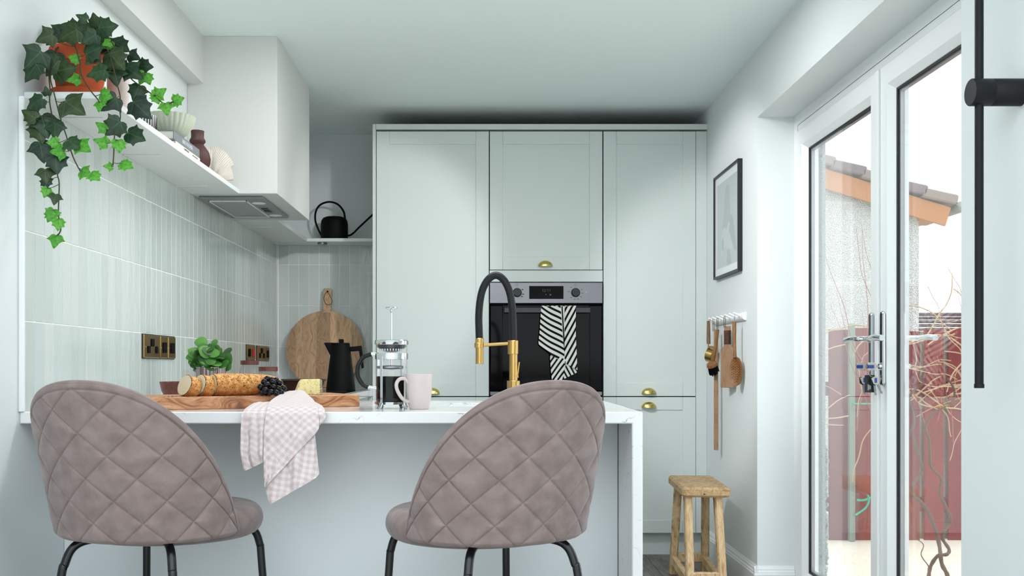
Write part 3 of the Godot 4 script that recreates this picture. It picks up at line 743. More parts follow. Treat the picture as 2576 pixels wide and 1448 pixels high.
	# low tiled roof further back
	var s := thing("shed", "low purple grey tiled shed roof beyond the fence in the right pane", "shed", Vector3(5.2, gy, -11.2))
	st = mb(); bxc(st, Vector3(4.3, gy, -11.2), Vector3(6.6, 1.4, -13.0)); obj(st, "wall", M.fence[0], s)
	for k in 7:
		st = mb(); box(st, Vector3(5.4, 1.33 + k * 0.05, -11.05 - k * 0.16), Vector3(2.6, 0.03, 0.2), 0.006, Transform3D.IDENTITY); obj(st, "roof_course", M.rooftile[1], s)
	# leafless climber: thin pale twigs tangled in front of the fence, red canes standing up
	var v := thing("climber", "tangle of thin leafless climber twigs in front of the fence", "shrub", Vector3(2.8, gy, -6.2))
	st = mb()
	for k in 70:
		var p := Vector3(rnd(2.6, 3.25), rnd(0.72, 1.26), -6.2 + rnd(-0.1, 0.12))
		if k < 14: p = Vector3(rnd(2.15, 2.5), rnd(0.6, 1.28), -6.3)
		var pts := [p]
		var dir := Vector3(rnd(-1, 1), rnd(-0.5, 0.5), 0).normalized()
		for i in 6:
			dir = (dir + Vector3(rnd(-0.5, 0.5), rnd(-0.45, 0.4), rnd(-0.1, 0.1))).normalized()
			p += dir * rnd(0.04, 0.1); p.z = clampf(p.z, -6.42, -6.0)
			pts.append(p)
		tube(st, spline(pts, 3), rnd(0.0022, 0.0048), 5)
	var tw := obj(st, "twigs", M.twig, v); tw.set_meta("kind", "stuff")
	st = mb()
	for k in 22:
		var b := Vector3(rnd(2.2, 3.3), rnd(0.5, 1.1), -6.15)
		var pts2 := [b]
		var lean := rnd(-0.35, 0.15)
		for i in 5:
			b += Vector3(lean * 0.2 + rnd(-0.03, 0.03), rnd(0.1, 0.2), 0); pts2.append(b)
		tube(st, spline(pts2, 3), [0.004, 0.0038, 0.0036, 0.0034, 0.003, 0.0028, 0.0026, 0.0024, 0.0022, 0.002, 0.002, 0.0018, 0.0016, 0.0014, 0.0012, 0.001], 5)
	for gx in [2.818, 2.971]:
		var s9 := mb(); var tp := []
		for i in 8: tp.append(Vector3(gx + rnd(-0.006, 0.006), gy + i * 0.19, -6.545 + rnd(-0.003, 0.003)))
		tube(s9, spline(tp, 4), 0.021, 9); obj(s9, "trunk", M.trunk, v)
	var cn := obj(st, "canes", M.cane, v); cn.set_meta("kind", "stuff")
	# corkscrew stems close to the door
	var hz := thing("corkscrew_hazel", "two thick twisted bare stems growing just outside the right pane", "shrub", W(2345, 1463, 5.3))
	var A := [[325, 1500], [330, 1440], [345, 1370], [400, 1292], [470, 1280], [487, 1240], [442, 1170], [440, 1110], [490, 1040], [497, 985], [432, 850], [413, 780], [425, 690], [350, 600], [340, 520], [330, 380], [304, 310], [312, 260], [370, 180], [480, 115], [530, 60], [515, -30], [470, -90]]
	var B := [[485, 1500], [470, 1430], [430, 1350], [410, 1200], [370, 1060], [300, 910], [212, 830], [200, 770], [215, 720], [275, 640], [265, 560], [215, 400], [190, 330], [215, 250], [190, 120], [175, 60], [220, 0], [300, -60]]
	var Cc := [[325, 1390], [325, 1368], [270, 1285], [288, 1205], [220, 1150], [180, 1105]]
	for e in [[A, 0.0085, 5.3], [B, 0.0095, 5.28], [Cc, 0.003, 5.32]]:
		var pts3 := []; var rr := []
		for p in e[0]: pts3.append(W(2230 + p[0] / 3.095, 980 + p[1] / 3.095, e[2] + rnd(-0.02, 0.02)))
		var sp := spline(pts3, 5)
		for i in sp.size(): rr.append(e[1] * (1.15 - 0.5 * i / sp.size()) * (1.0 + 0.12 * sin(i * 1.7)))
		st = mb(); tube(st, sp, rr, 10); obj(st, "stem", M.bark, hz)

# ---------- wall lamp, picture ----------
func lamp_and_picture() -> void:
	var y := 1.603; var d := 2.223
	var t := thing("wall_lamp", "slim black bar wall lamp on a round mount right of the door", "wall lamp", Vector3(XR, y, -d))
	var ax := Transform3D(Basis(Vector3(0, 1, 0), Vector3(-1, 0, 0), Vector3(0, 0, 1)), Vector3(XR, y, -d))
	var st := mb(); lathe(st, [Vector2(0, 0), Vector2(0.0295, 0), Vector2(0.0295, 0.0665), Vector2(0.0288, 0.0675), Vector2(0.0295, 0.0685), Vector2(0.0295, 0.111), Vector2(0.0282, 0.1125), Vector2(0, 0.1125)], 48, ax); obj(st, "mount", M.lampblack, t)
	st = mb(); lathe(st, [Vector2(0, 0.9635), Vector2(0.0091, 0.9635), Vector2(0.0091, 2.25), Vector2(0, 2.25)], 24, Transform3D(Basis.IDENTITY, Vector3(1.082, 0, -d))); var rod := obj(st, "bar", M.lampblack, t)
	st = mb(); lathe(st, [Vector2(0, 0.955), Vector2(0.0098, 0.955), Vector2(0.0104, 0.9556), Vector2(0.0104, 0.964), Vector2(0.0091, 0.9645)], 24, Transform3D(Basis.IDENTITY, Vector3(1.082, 0, -d))); obj(st, "end_cap", M.lampblack, rod)
	# flush ceiling panel lamp above the peninsula, out of the frame
	var cl := thing("ceiling_light", "flush white rectangular ceiling lamp panel above the peninsula", "ceiling light", Vector3(0, H, -3.52))
	st = mb(); ring4(st, Rect2(3.34, 0, 0.36, 1.44), 0.012, 0.0, 0.018); var fr := obj(st, "frame", M.upvc, cl, false)
	fr.transform = Transform3D(Basis(Vector3(0, -1, 0), Vector3(1, 0, 0), Vector3(0, 0, 1)), Vector3(-0.72, 0, 3.52)) * Transform3D(Basis.IDENTITY, Vector3(0, 0, 0))
	st = mb(); box(st, Vector3(0, -0.005, 0), Vector3(1.42, 0.008, 0.34)); var em := mk(c8(240, 240, 238), 0.6); em.emission_enabled = true; em.emission = Color(1, 0.994, 1.0); em.emission_energy_multiplier = 0.8
	obj(st, "diffuser", em, cl, false)
	var al := AreaLight3D.new(); al.name = "panel_glow"; al.area_size = Vector2(1.4, 0.32); al.light_energy = CEIL_E; al.light_color = Color(1, 0.994, 1.0)
	al.rotation.x = -PI / 2; al.position = Vector3(0, -0.014, 0); al.shadow_enabled = true
	al.set("area_range", 8.0); al.set("area_attenuation", 2.0)
	cl.add_child(al)
	# two tilting downlights beside it
	for e in [[Vector3(-0.45, H, -3.58), Vector3(1.175, 1.45, -4.85), SPOT_R, "small tilted white downlight left of the ceiling panel, aimed at the right wall", 23.0], [Vector3(0.5, H, -3.2), Vector3(-0.95, 1.35, -5.9), SPOT_B, "small tilted white downlight right of the ceiling panel, aimed at the tiled corner", 18.0]]:
		var dl := thing("downlight", e[3], "downlight", e[0])
		st = mb(); lathe(st, [Vector2(0.0, -0.004), Vector2(0.034, -0.004), Vector2(0.045, -0.006), Vector2(0.05, -0.002), Vector2(0.05, 0.0)], 32); obj(st, "bezel", M.upvc, dl, false)
		st = mb(); lathe(st, [Vector2(0, -0.006), Vector2(0.032, -0.006), Vector2(0.032, -0.004)], 24); obj(st, "lens", em, dl, false)
		var sp := SpotLight3D.new(); sp.name = "beam"; sp.light_energy = e[2]; sp.light_color = Color(1, 0.994, 1.0); sp.light_size = 0.06; sp.spot_angle = e[4]; sp.spot_angle_attenuation = 0.5; sp.spot_range = 8.0; sp.spot_attenuation = 2.0; sp.shadow_enabled = true
		sp.position = Vector3(0, -0.02, 0)
		sp.basis = Basis.looking_at(e[1] - e[0])
		dl.add_child(sp)
	# framed print
	var a := 4.638; var b := 5.14; var y0 := 1.443; var y1 := 1.957
	t = thing("picture", "black framed abstract print in grey and white on the right wall", "picture", Vector3(XR, y0, -(a + b) * 0.5))
	st = mb(); ring4(st, Rect2(a, y0, b - a, y1 - y0), 0.011, XR - 0.0215, XR - 0.0005); obj(st, "frame", M.black, t)
	st = mb(); bxc(st, Vector3(XR - 0.013, y0 + 0.008, -a - 0.008), Vector3(XR - 0.001, y1 - 0.008, -b + 0.008)); obj(st, "mat", M.white, t)
	var n := 256
	var im := Image.create(n, n, false, Image.FORMAT_RGB8)
	var f := FastNoiseLite.new(); f.seed = 3; f.frequency = 0.08
	var shapes := [
		[[[0.42, 0.10], [0.50, 0.07], [0.60, 0.09], [0.62, 0.20], [0.66, 0.48], [0.70, 0.62], [0.36, 0.62], [0.24, 0.55], [0.34, 0.40], [0.38, 0.2]], c8(166, 174, 174)],
		[[[0.64, 0.45], [0.72, 0.43], [0.8, 0.55], [0.88, 0.72], [0.93, 0.86], [0.87, 0.88], [0.74, 0.76], [0.62, 0.64]], c8(158, 166, 168)],
		[[[0.2, 0.64], [0.28, 0.56], [0.38, 0.54], [0.46, 0.58], [0.58, 0.50], [0.62, 0.52], [0.52, 0.68], [0.62, 0.66], [0.72, 0.74], [0.78, 0.88], [0.66, 0.82], [0.52, 0.80], [0.42, 0.76], [0.32, 0.8], [0.14, 0.93], [0.3, 0.70]], c8(196, 204, 206)],
		[[[0.24, 0.7], [0.3, 0.64], [0.34, 0.7], [0.32, 0.82], [0.24, 0.78]], c8(160, 170, 180)],
		[[[0.5, 0.82], [0.6, 0.82], [0.68, 0.92], [0.7, 1.0], [0.48, 1.0]], c8(162, 170, 170)]]
	for yy in n:
		for xx in n:
			var c := c8(184, 194, 197)
			for s in shapes:
				if Geometry2D.is_point_in_polygon(Vector2(float(xx) / n, float(yy) / n), PackedVector2Array(s[0].map(func(p): return Vector2(p[0], p[1])))): c = s[1]
			im.set_pixel(xx, yy, c.lightened(0.03 * f.get_noise_2d(xx, yy)))
	var pm := mk(Color.WHITE, 0.6); pm.albedo_texture = ImageTexture.create_from_image(im)
	st = mb()
	var ya := y0 + 0.048; var yz := y1 - 0.048; var da := b - 0.05; var db := a + 0.03; var xx2 := XR - 0.0135
	tri(st, Vector3(xx2, ya, -da), Vector3(xx2, ya, -db), Vector3(xx2, yz, -db), Vector2(0, 1), Vector2(1, 1), Vector2(1, 0))
	tri(st, Vector3(xx2, ya, -da), Vector3(xx2, yz, -db), Vector3(xx2, yz, -da), Vector2(0, 1), Vector2(1, 0), Vector2(0, 0))
	obj(st, "print", pm, t)
	st = mb(); bxc(st, Vector3(XR - 0.0175, y0 + 0.009, -a - 0.009), Vector3(XR - 0.016, y1 - 0.009, -b + 0.009)); obj(st, "glazing", M.pane, t)

# ---------- chopping board and food ----------
func board_and_food() -> void:
	var O := Vector3(-0.931, HC, -2.775); var U := Vector3(0.888, 0, -0.4597); var V := Vector3(-0.4597, 0, -0.888)
	var bh := 0.036
	var st := mb()
	extr(st, [Vector2(0.062, 0), Vector2(0.62, 0), Vector2(0.62, bh), Vector2(0, bh), Vector2(0.0, bh - 0.005)], 0.0, 0.285, Transform3D(Basis(U, Vector3.UP, V), O), 0.0022)
	tag(obj(st, "chopping_board", M.acacia), "thick brown acacia chopping board lying across the worktop under the bread", "chopping board")
	var ty := HC + bh
	# bread
	var crumb := bump(mk(c8(222, 206, 172), 0.95, 0, 0.2), noise_tex(0.06, 4, 71), 0.25, 14.0)
	var crust := mk(Color.WHITE, 0.75, 0, 0.3)
	crust.albedo_texture = crust_tex(); crust.uv1_scale = Vector3(1.0 / 6.0, 5.0, 1)
	var a0 := Vector3(-0.852, ty + 0.0318, -2.868); var a1 := Vector3(-0.612, ty + 0.0318, -3.055)
	var ax := (a1 - a0).normalized()
	var bx := Transform3D(Basis(Vector3.UP.cross(ax).normalized() * -1.0, ax, Vector3.UP), a0)
	# local y runs along the loaf, local z is up
	var L := a0.distance_to(a1)
	var lumpy := func(an: float, yy: float) -> float: return 1.0 + 0.03 * sin(an * 2.0 + yy * 30.0) + 0.012 * sin(an * 24.0) * sin(yy * 420.0) * (0.5 - 0.5 * cos(an))
	var sls := [[0.0, 0.033, 0.0305, 17.0, 10.0, "bread_slice", "thin slice of seeded baguette at the cut end, showing its crumb"], [0.043, 0.033, 0.031, 12.0, 8.0, "bread_slice", "second slice of seeded baguette, between the end slice and the loaf"], [0.082, L - 0.082, 0.032, 0.0, 0.0, "baguette", "golden poppy seed baguette lying uncut behind its two slices"]]
	for e in sls:
		var t := thing(e[5], e[6], "bread", a0 + ax * e[0] - Vector3(0, 0.0318, 0), "slices cut from the baguette" if e[5] == "bread_slice" else "")
		var xf := bx * Transform3D(Basis(Vector3(1, 0, 0), deg_to_rad(-e[3])) * Basis(Vector3(0, 0, 1), deg_to_rad(e[4])), Vector3(0, e[0], 0))
		st = mb()
		var pr := []
		var n := 4 if e[5] == "bread_slice" else 44
		for k in n + 1:
			var q := float(k) / n
			var r: float = e[2]
			if e[5] == "baguette": r = e[2] * (1.0 if q < 0.55 else sqrt(maxf(0.0, 1.0 - pow((q - 0.55) / 0.45, 2.4)) * 0.98 + 0.0))
			pr.append(Vector2(maxf(r, 0.0), q * e[1]))
		lathe(st, pr, 56, xf * Transform3D(Basis(Vector3(1.1, 0, 0), Vector3(0, 1, 0), Vector3(0, 0, 1.0)), Vector3.ZERO), lumpy, 80.0)
		obj(st, "crust", crust, t)
		for end in ([0.0, e[1]] if e[5] == "bread_slice" else [0.0]):
			st = mb()
			var sg := -1.0 if end == 0.0 else 1.0
			var disc := []
			for k in 40:
				var an := TAU * k / 40.0
				var rr: float = e[2] * 0.96 * lumpy.call(an, end)
				disc.append(Vector3(rr * 1.1 * sin(an), end + sg * 0.0008, rr * cos(an)))
			for k in 40:
				face(st, [Vector3(0, end + sg * 0.004, 0), disc[k], disc[(k + 1) % 40]], Vector3(0, sg, 0), xf, 1)
			obj(st, "crumb", crumb, t)
	st = mb()
	for k in 130:
		var p := a0 + ax * rnd(-0.05, 0.2) + Vector3(rnd(-0.02, 0.03), 0, rnd(-0.03, 0.055)); p.y = ty + 0.0006
		if (p - O).dot(V) < 0.012: continue
		box(st, p, Vector3(rnd(0.001, 0.003), 0.0011, 0.0012))
	var sd := obj(st, "poppy_seeds", M.black); tag(sd, "loose dark poppy seeds scattered on the board before the bread", "seeds"); sd.set_meta("kind", "stuff")
	# grapes
	var t2 := thing("grape_bunch", "bunch of dark grapes between the baguette and the cheese", "grapes", Vector3(-0.615, ty, -2.93))
	var gm := mk(c8(7, 8, 12), 0.2, 0, 0.35)
	gm.clearcoat_enabled = true; gm.clearcoat = 0.12; gm.clearcoat_roughness = 0.25
	var gp := [[555, 800, 2.975], [625, 818, 2.98], [690, 822, 2.985], [510, 845, 2.95], [640, 850, 2.955], [742, 862, 2.97], [555, 890, 2.93], [457, 922, 2.93], [530, 972, 2.905], [650, 928, 2.925], [725, 945, 2.93], [805, 942, 2.965], [480, 1008, 2.925], [612, 1002, 2.90], [690, 1022, 2.905], [765, 1012, 2.935], [585, 945, 2.95], [690, 880, 2.98], [600, 1030, 2.93], [540, 1030, 2.94], [730, 1030, 2.95], [660, 990, 2.96], [500, 960, 2.965], [770, 980, 2.98]]
	var gmesh := SphereMesh.new(); gmesh.radius = 0.0093; gmesh.height = 0.0190; gmesh.radial_segments = 24; gmesh.rings = 14
	for e in gp:
		var o := MeshInstance3D.new(); o.mesh = gmesh
		var p := W(580 + e[0] / 6.033, 820 + e[1] / 6.033, e[2]); p.y = maxf(p.y, ty + 0.0094)
		o.position = p; o.rotation = Vector3(rnd(-1, 1), 0, rnd(-1, 1))
		put(o, "grape", gm, t2)
	st = mb(); tube(st, spline([Vector3(-0.63, ty + 0.01, -2.95), Vector3(-0.615, ty + 0.035, -2.965), Vector3(-0.60, ty + 0.02, -2.99)], 5), 0.0015, 6); obj(st, "stalk", M.olive, t2)
	# blue cheese
	var ch := bump(mk(Color.WHITE, 0.7, 0, 0.35), noise_tex(0.05, 4, 81), 0.12, 10.0, false)
	ch.albedo_texture = cheese_tex(); ch.uv1_scale = Vector3(10, 10, 1)
	var t3 := thing("blue_cheese", "wedge of blue veined yellow cheese with a mottled rind", "cheese", Vector3(-0.53, ty, -3.03))
	var cb := Transform3D(Basis(Vector3.UP, deg_to_rad(16.0)), Vector3(-0.5325, ty, -3.035))
	st = mb(); extr(st, [Vector2(-0.043, 0.0), Vector2(0.035, 0.0), Vector2(0.034, 0.047), Vector2(-0.018, 0.0465), Vector2(-0.026, 0.038), Vector2(-0.036, 0.012)], 0.022, -0.03, cb, 0.002); obj(st, "paste", ch, t3)
	st = mb(); extr(st, [Vector2(0.0345, 0.0), Vector2(0.0405, 0.0), Vector2(0.040, 0.043), Vector2(0.0335, 0.0475)], 0.0235, -0.031, cb, 0.002)
	var rind := mk(Color.WHITE, 0.9); var rt := noise_tex(0.09, 3, 83, 128); var rg := Gradient.new(); rg.set_color(0, c8(96, 82, 66)); rg.set_color(1, c8(226, 210, 176)); rt.color_ramp = rg; rind.albedo_texture = rt; rind.uv1_triplanar = true; rind.uv1_scale = Vector3(14, 14, 14)
	obj(st, "rind", rind, t3)
	# small glazed oven dish behind the cheese
	var t4 := thing("baking_dish", "small brown glazed dish standing behind the cheese", "dish", Vector3(-0.80, HC + 0.0052, -4.62))
	var dx := Transform3D(Basis(Vector3(1.15, 0, 0), Vector3.UP, Vector3(0, 0, 0.8)), Vector3(-0.832, HC + 0.0052, -4.62))
	st = mb(); lathe(st, [Vector2(0, 0), Vector2(0.066, 0), Vector2(0.071, 0.004), Vector2(0.083, 0.05), Vector2(0.093, 0.052), Vector2(0.094, 0.060), Vector2(0.084, 0.061), Vector2(0.081, 0.058)], 40, dx); obj(st, "body", mk(c8(74, 50, 44), 0.16), t4)
	st = mb(); lathe(st, [Vector2(0.081, 0.058), Vector2(0.07, 0.010), Vector2(0, 0.008)], 40, dx, null, 70.0); obj(st, "glaze", mk(c8(142, 62, 40), 0.2), t4)

func crust_tex() -> ImageTexture:
	var n := 512
	var f := FastNoiseLite.new(); f.seed = 9; f.frequency = 0.02; f.fractal_octaves = 4
	var im := Image.create(n, n, false, Image.FORMAT_RGB8)
	for y in n:
		for x in n:
			var up := cos(TAU * x / n)      # u = 0 at the top
			var c := c8(182, 114, 56).lerp(c8(224, 172, 108), clampf(0.5 + f.get_noise_2d(x, y) + 0.25 * up, 0, 1))
			if up < 0.15:
				var k := sin(x * TAU / 16.0) * sin(y * TAU / 16.0)
				c = c.lerp(c8(168, 104, 52), clampf(-k, 0, 1) * 0.5)
			im.set_pixel(x, y, c)
	for k in 1100:
		var x := rng.randi() % n; var y := rng.randi() % n
		if cos(TAU * x / n) < rnd(-0.75, 0.5): continue
		var an := rnd(0, PI); var ln := rnd(4, 9)
		for j in int(ln):
			im.fill_rect(Rect2i(posmod(int(x + cos(an) * j), n - 3), posmod(int(y + sin(an) * j), n - 3), 3, 3), c8(30, 27, 30))
	return ImageTexture.create_from_image(im)

func cheese_tex() -> ImageTexture:
	var n := 256
	var f := FastNoiseLite.new(); f.seed = 5; f.frequency = 0.018; f.fractal_octaves = 3
	var im := Image.create(n, n, false, Image.FORMAT_RGB8)
	for y in n:
		for x in n:
			var c := c8(234, 214, 140).lerp(c8(240, 228, 172), 0.5 + 0.5 * f.get_noise_2d(x + 70, y))
			if absf(f.get_noise_2d(x * 1.2, y * 2.6)) < 0.035 and f.get_noise_2d(x + 500, y) > -0.12: c = c8(96, 112, 92)
			im.set_pixel(x, y, c)
	return ImageTexture.create_from_image(im)

# ---------- coffee press and mug ----------
func coffee() -> void:
	var c := Vector3(-0.2725, HC, -2.93); var s := 870.0
	var Y := func(py: float) -> float: return 1.0 - (py - 924.0) / s
	var t := thing("coffee_press", "glass and chrome coffee press with raised plunger, half full of black coffee", "coffee press", c)
	var at := func(y: float) -> Transform3D: return Transform3D(Basis.IDENTITY, Vector3(c.x, y, c.z))
	var id: Transform3D = at.call(0.0)
	var st := mb(); lathe(st, [Vector2(0, Y.call(1016)), Vector2(0.040, Y.call(1016)), Vector2(0.045, Y.call(1010)), Vector2(0.0455, Y.call(1000)), Vector2(0.0455, Y.call(868))], 56, id); obj(st, "beaker", M.glass, t)
	st = mb(); lathe(st, [Vector2(0, Y.call(1013)), Vector2(0.0385, Y.call(1013)), Vector2(0.0437, Y.call(1008)), Vector2(0.0437, Y.call(946)), Vector2(0, Y.call(946))], 48, id); obj(st, "coffee", mk(c8(6, 4, 3), 0.2, 0, 0.2), t)
	# chrome frame: ring, four straps, feet
	st = mb(); lathe(st, [Vector2(0.0462, Y.call(903)), Vector2(0.0475, Y.call(903)), Vector2(0.0475, Y.call(888.5)), Vector2(0.0462, Y.call(888.5)), Vector2(0.0462, Y.call(903))], 56, id); obj(st, "band", M.chrome, t)
	for k in 4:
		var an := deg_to_rad(-32.0 + 90.0 * k)
		var o := Vector3(sin(an), 0, cos(an))
		var bs := Basis(Vector3(cos(an), 0, -sin(an)), Vector3.UP, o)
		st = mb(); box(st, Vector3(0, (Y.call(896) + Y.call(1010)) * 0.5, 0.0472), Vector3(0.0085, Y.call(896) - Y.call(1010), 0.0012), 0.0005, Transform3D(bs, Vector3(c.x, 0, c.z)))
		var sp := obj(st, "strap", M.chrome, t)
		st = mb(); extr(st, [Vector2(0.046, 0.0165), Vector2(0.049, 0.0165), Vector2(0.057, 0.004), Vector2(0.055, 0.0), Vector2(0.047, 0.0), Vector2(0.043, 0.006)], -0.006, 0.006, Transform3D(Basis(o, Vector3.UP, o.cross(Vector3.UP)), c), 0.0012); obj(st, "foot", M.chrome, sp)
	st = mb(); lathe(st, [Vector2(0.0465, HC + 0.012), Vector2(0.0485, HC + 0.012), Vector2(0.0485, HC + 0.019), Vector2(0.0465, HC + 0.019), Vector2(0.0465, HC + 0.012)], 48, id); obj(st, "base_ring", M.chrome, t)
	st = mb(); lathe(st, [Vector2(0, Y.call(867)), Vector2(0.0478, Y.call(867)), Vector2(0.0484, Y.call(866)), Vector2(0.0484, Y.call(857)), Vector2(0.0465, Y.call(855)), Vector2(0.02, Y.call(854)), Vector2(0, Y.call(853.6))], 56, id); var lid := obj(st, "lid", M.chrome, t)
	st = mb(); lathe(st, [Vector2(0, Y.call(886)), Vector2(0.012, Y.call(885)), Vector2(0.028, Y.call(881)), Vector2(0.041, Y.call(873)), Vector2(0.0425, Y.call(867.5))], 44, id, null, 60.0); var stn := obj(st, "strainer", mk(c8(50, 52, 54), 0.35, 0.6), lid)
	st = mb()
	for k in 26:
		var an := TAU * k / 26.0
		box(st, Vector3(0, Y.call(879.5), 0.0338), Vector3(0.0022, 0.0062, 0.003), 0.0, Transform3D(Basis(Vector3.UP, an), Vector3(c.x, 0, c.z)))
	obj(st, "slots", M.white, stn)
	st = mb(); tube(st, [Vector3(c.x, Y.call(920), c.z), Vector3(c.x, Y.call(779), c.z)], 0.0021, 10); var rod := obj(st, "plunger_rod", M.chrome, t)
	st = mb(); lathe(st, [Vector2(0.0032, Y.call(786)), Vector2(0.0042, Y.call(784)), Vector2(0.0042, Y.call(778)), Vector2(0.012, Y.call(777.3)), Vector2(0.0175, Y.call(775)), Vector2(0.0178, Y.call(773.6)), Vector2(0.0165, Y.call(772.3)), Vector2(0, Y.call(771.6))], 36, id); obj(st, "knob", M.chrome, rod)
	st = mb(); lathe(st, [Vector2(0, Y.call(930)), Vector2(0.012, Y.call(929)), Vector2(0.04, Y.call(927)), Vector2(0.0425, Y.call(925)), Vector2(0.0425, Y.call(921)), Vector2(0.036, Y.call(919.5)), Vector2(0, Y.call(918))], 44, id); obj(st, "plunger_disc", M.steel, rod)
	var hp := []
	for e in [[952, 891], [934, 890.5], [915, 898], [903, 914], [899, 932], [902, 950], [912, 966], [926, 974], [950, 977]]:
		hp.append(W(e[0] + 0.0, e[1], 2.94))
	st = mb(); tube(st, spline(hp.slice(1, 8), 6), 0.0066, 16); var hd := obj(st, "handle", M.rubber, t)
	for e in [[0, 1], [7, 8]]:
		st = mb(); tube(st, [hp[e[0]], hp[e[1]]], 0.0058, 14); obj(st, "handle_clip", M.chrome, hd)
	st = mb(); tube(st, spline([W(1022, 868, 2.93), W(1027, 871, 2.93), W(1030, 874, 2.93)], 4), 0.003, 8); obj(st, "spout", M.glass, t)
	# mug
	c = Vector3(-0.1894, HC, -2.875)
	t = thing("mug", "pale pink stoneware mug standing in front of the coffee press", "mug", c)
	var hh := 0.0995
	var pk := mk(c8(205, 192, 188), 0.3, 0, 0.45)
	st = mb(); lathe(st, [Vector2(0, 0.002), Vector2(0.024, 0.002), Vector2(0.025, 0), Vector2(0.0275, 0.0006), Vector2(0.0305, 0.012), Vector2(0.0345, 0.032), Vector2(0.0372, 0.055), Vector2(0.0382, 0.078), Vector2(0.0383, hh - 0.001), Vector2(0.0372, hh), Vector2(0.036, hh - 0.001), Vector2(0.035, 0.06), Vector2(0.0315, 0.028), Vector2(0.02, 0.008), Vector2(0, 0.007)], 56, Transform3D(Basis.IDENTITY, c), null, 50.0); obj(st, "cup", pk, t)
	var hs := Vector3(-0.84, 0, 0.54).normalized()
	var m := func(r: float, y: float) -> Vector3: return c + hs * r + Vector3(0, y, 0)
	st = mb(); tube(st, spline([m.call(0.0355, 0.076), m.call(0.047, 0.086), m.call(0.062, 0.085), m.call(0.0715, 0.073), m.call(0.070, 0.056), m.call(0.058, 0.036), m.call(0.044, 0.024), m.call(0.0315, 0.021)], 6), 0.0052, 14); obj(st, "handle", pk, t)

# ---------- tap ----------
func tap() -> void:
	var d := 3.5; var s := F / d
	var P := func(px: float, py: float) -> Vector3: return W(px, py, d)
	var xs := (1291.0 - 1222.0) / s
	var t := thing("kitchen_tap", "brass kitchen tap with a tall black flexible spout behind the sink", "tap", Vector3(xs, HC, -d))
	var cyl := func(px: float, y0: float, y1: float, r: float, called: String, par: Node) -> MeshInstance3D:
		var st := mb(); var a: Vector3 = P.call(px, y0); var b: Vector3 = P.call(px, y1)
		lathe(st, [Vector2(0, a.y), Vector2(r - 0.0008, a.y), Vector2(r, a.y + 0.0008), Vector2(r, b.y - 0.0008), Vector2(r - 0.0008, b.y), Vector2(0, b.y)], 36, Transform3D(Basis.IDENTITY, Vector3(a.x, 0, a.z)))
		return obj(st, called, M.brass, par)
	cyl.call(1291.5, 1009.5, 957, 0.0225, "base", t)
	var stem: MeshInstance3D = cyl.call(1291.5, 957, 890, 0.0142, "stem", t)
	cyl.call(1290.5, 890, 856, 0.0182, "collar", t)
	var pts := []
	for e in [[1291, 858], [1291, 830], [1290, 800], [1288, 768], [1282, 735], [1272, 711], [1260, 697], [1248, 692], [1236, 696], [1224, 708], [1213, 731], [1207, 762], [1204.5, 795], [1205, 825], [1206, 852]]: pts.append(P.call(e[0], e[1]))
	var st := mb(); tube(st, spline(pts, 6), 0.0128, 20); obj(st, "flexible_spout", M.rubber, t)
	var nz: MeshInstance3D = cyl.call(1206.5, 915, 850, 0.0137, "spray_head", t)
	cyl.call(1206.5, 861, 851, 0.0148, "neck_ring", nz)
	cyl.call(1205.5, 874, 862, 0.0165, "holder_ring", nz)
	st = mb(); tube(st, [P.call(1209, 868), P.call(1288, 863)], 0.0058, 12); obj(st, "holder_arm", M.brass, t)
	st = mb(); tube(st, [P.call(1290, 948), P.call(1304, 945)], 0.006, 12); tube(st, [P.call(1301, 950), P.call(1306, 910)], 0.0028, 10); obj(st, "lever", M.brass, t)

# ---------- things along the tiles ----------
func socket_plate(called: String, label: String, d0: float, d1: float, y0: float, y1: float, mods: Array) -> void:
	var t := thing(called, label, "power socket", Vector3(XL, y0, -(d0 + d1) * 0.5), "brass sockets and switches on the tiles")
	var st := mb(); bxc(st, Vector3(XL - 0.001, y0, -d0), Vector3(XL + 0.005, y1, -d1), 0.0016); obj(st, "back_plate", M.black, t)
	var k := 0
	for m in mods:
		var a: float = m[0]; var b: float = m[1]; var yc := (y0 + y1) * 0.5; var w := b - a
		st = mb(); bxc(st, Vector3(XL, y0 + 0.003, -a - 0.003), Vector3(XL + 0.009, y1 - 0.003, -b + 0.002), 0.003); var pl := obj(st, "brass_plate", M.brassold, t)
		if m[2] == 3:
			for e in [[0.5, 0.014, 0.018, 0.028], [0.28, -0.012, 0.014, 0.026], [0.76, -0.012, 0.014, 0.026]]:
				st = mb(); box(st, Vector3(XL + 0.0105, yc + e[1], -a - w * e[0]), Vector3(0.005, e[3], e[2] * w / 0.11), 0.0015); obj(st, "pin_slot", M.blackmatt, pl)
		else:
			st = mb(); box(st, Vector3(XL + 0.011, yc - 0.002, -a - w * 0.5), Vector3(0.006, 0.04, w * 0.42), 0.002, Transform3D.IDENTITY); obj(st, "rocker", M.blackmatt if m[2] == 1 else mk(c8(190, 28, 28), 0.35), pl)
		for z in [a + w * 0.12, b - w * 0.12]:
			st = mb(); lathe(st, [Vector2(0.003, 0), Vector2(0.003, 0.001), Vector2(0, 0.0014)], 12, Transform3D(Basis(Vector3(0, 1, 0), Vector3(1, 0, 0), Vector3(0, 0, 1)).inverse(), Vector3(XL + 0.009, yc - 0.003, -z))); obj(st, "screw", M.chrome, pl)
		k += 1

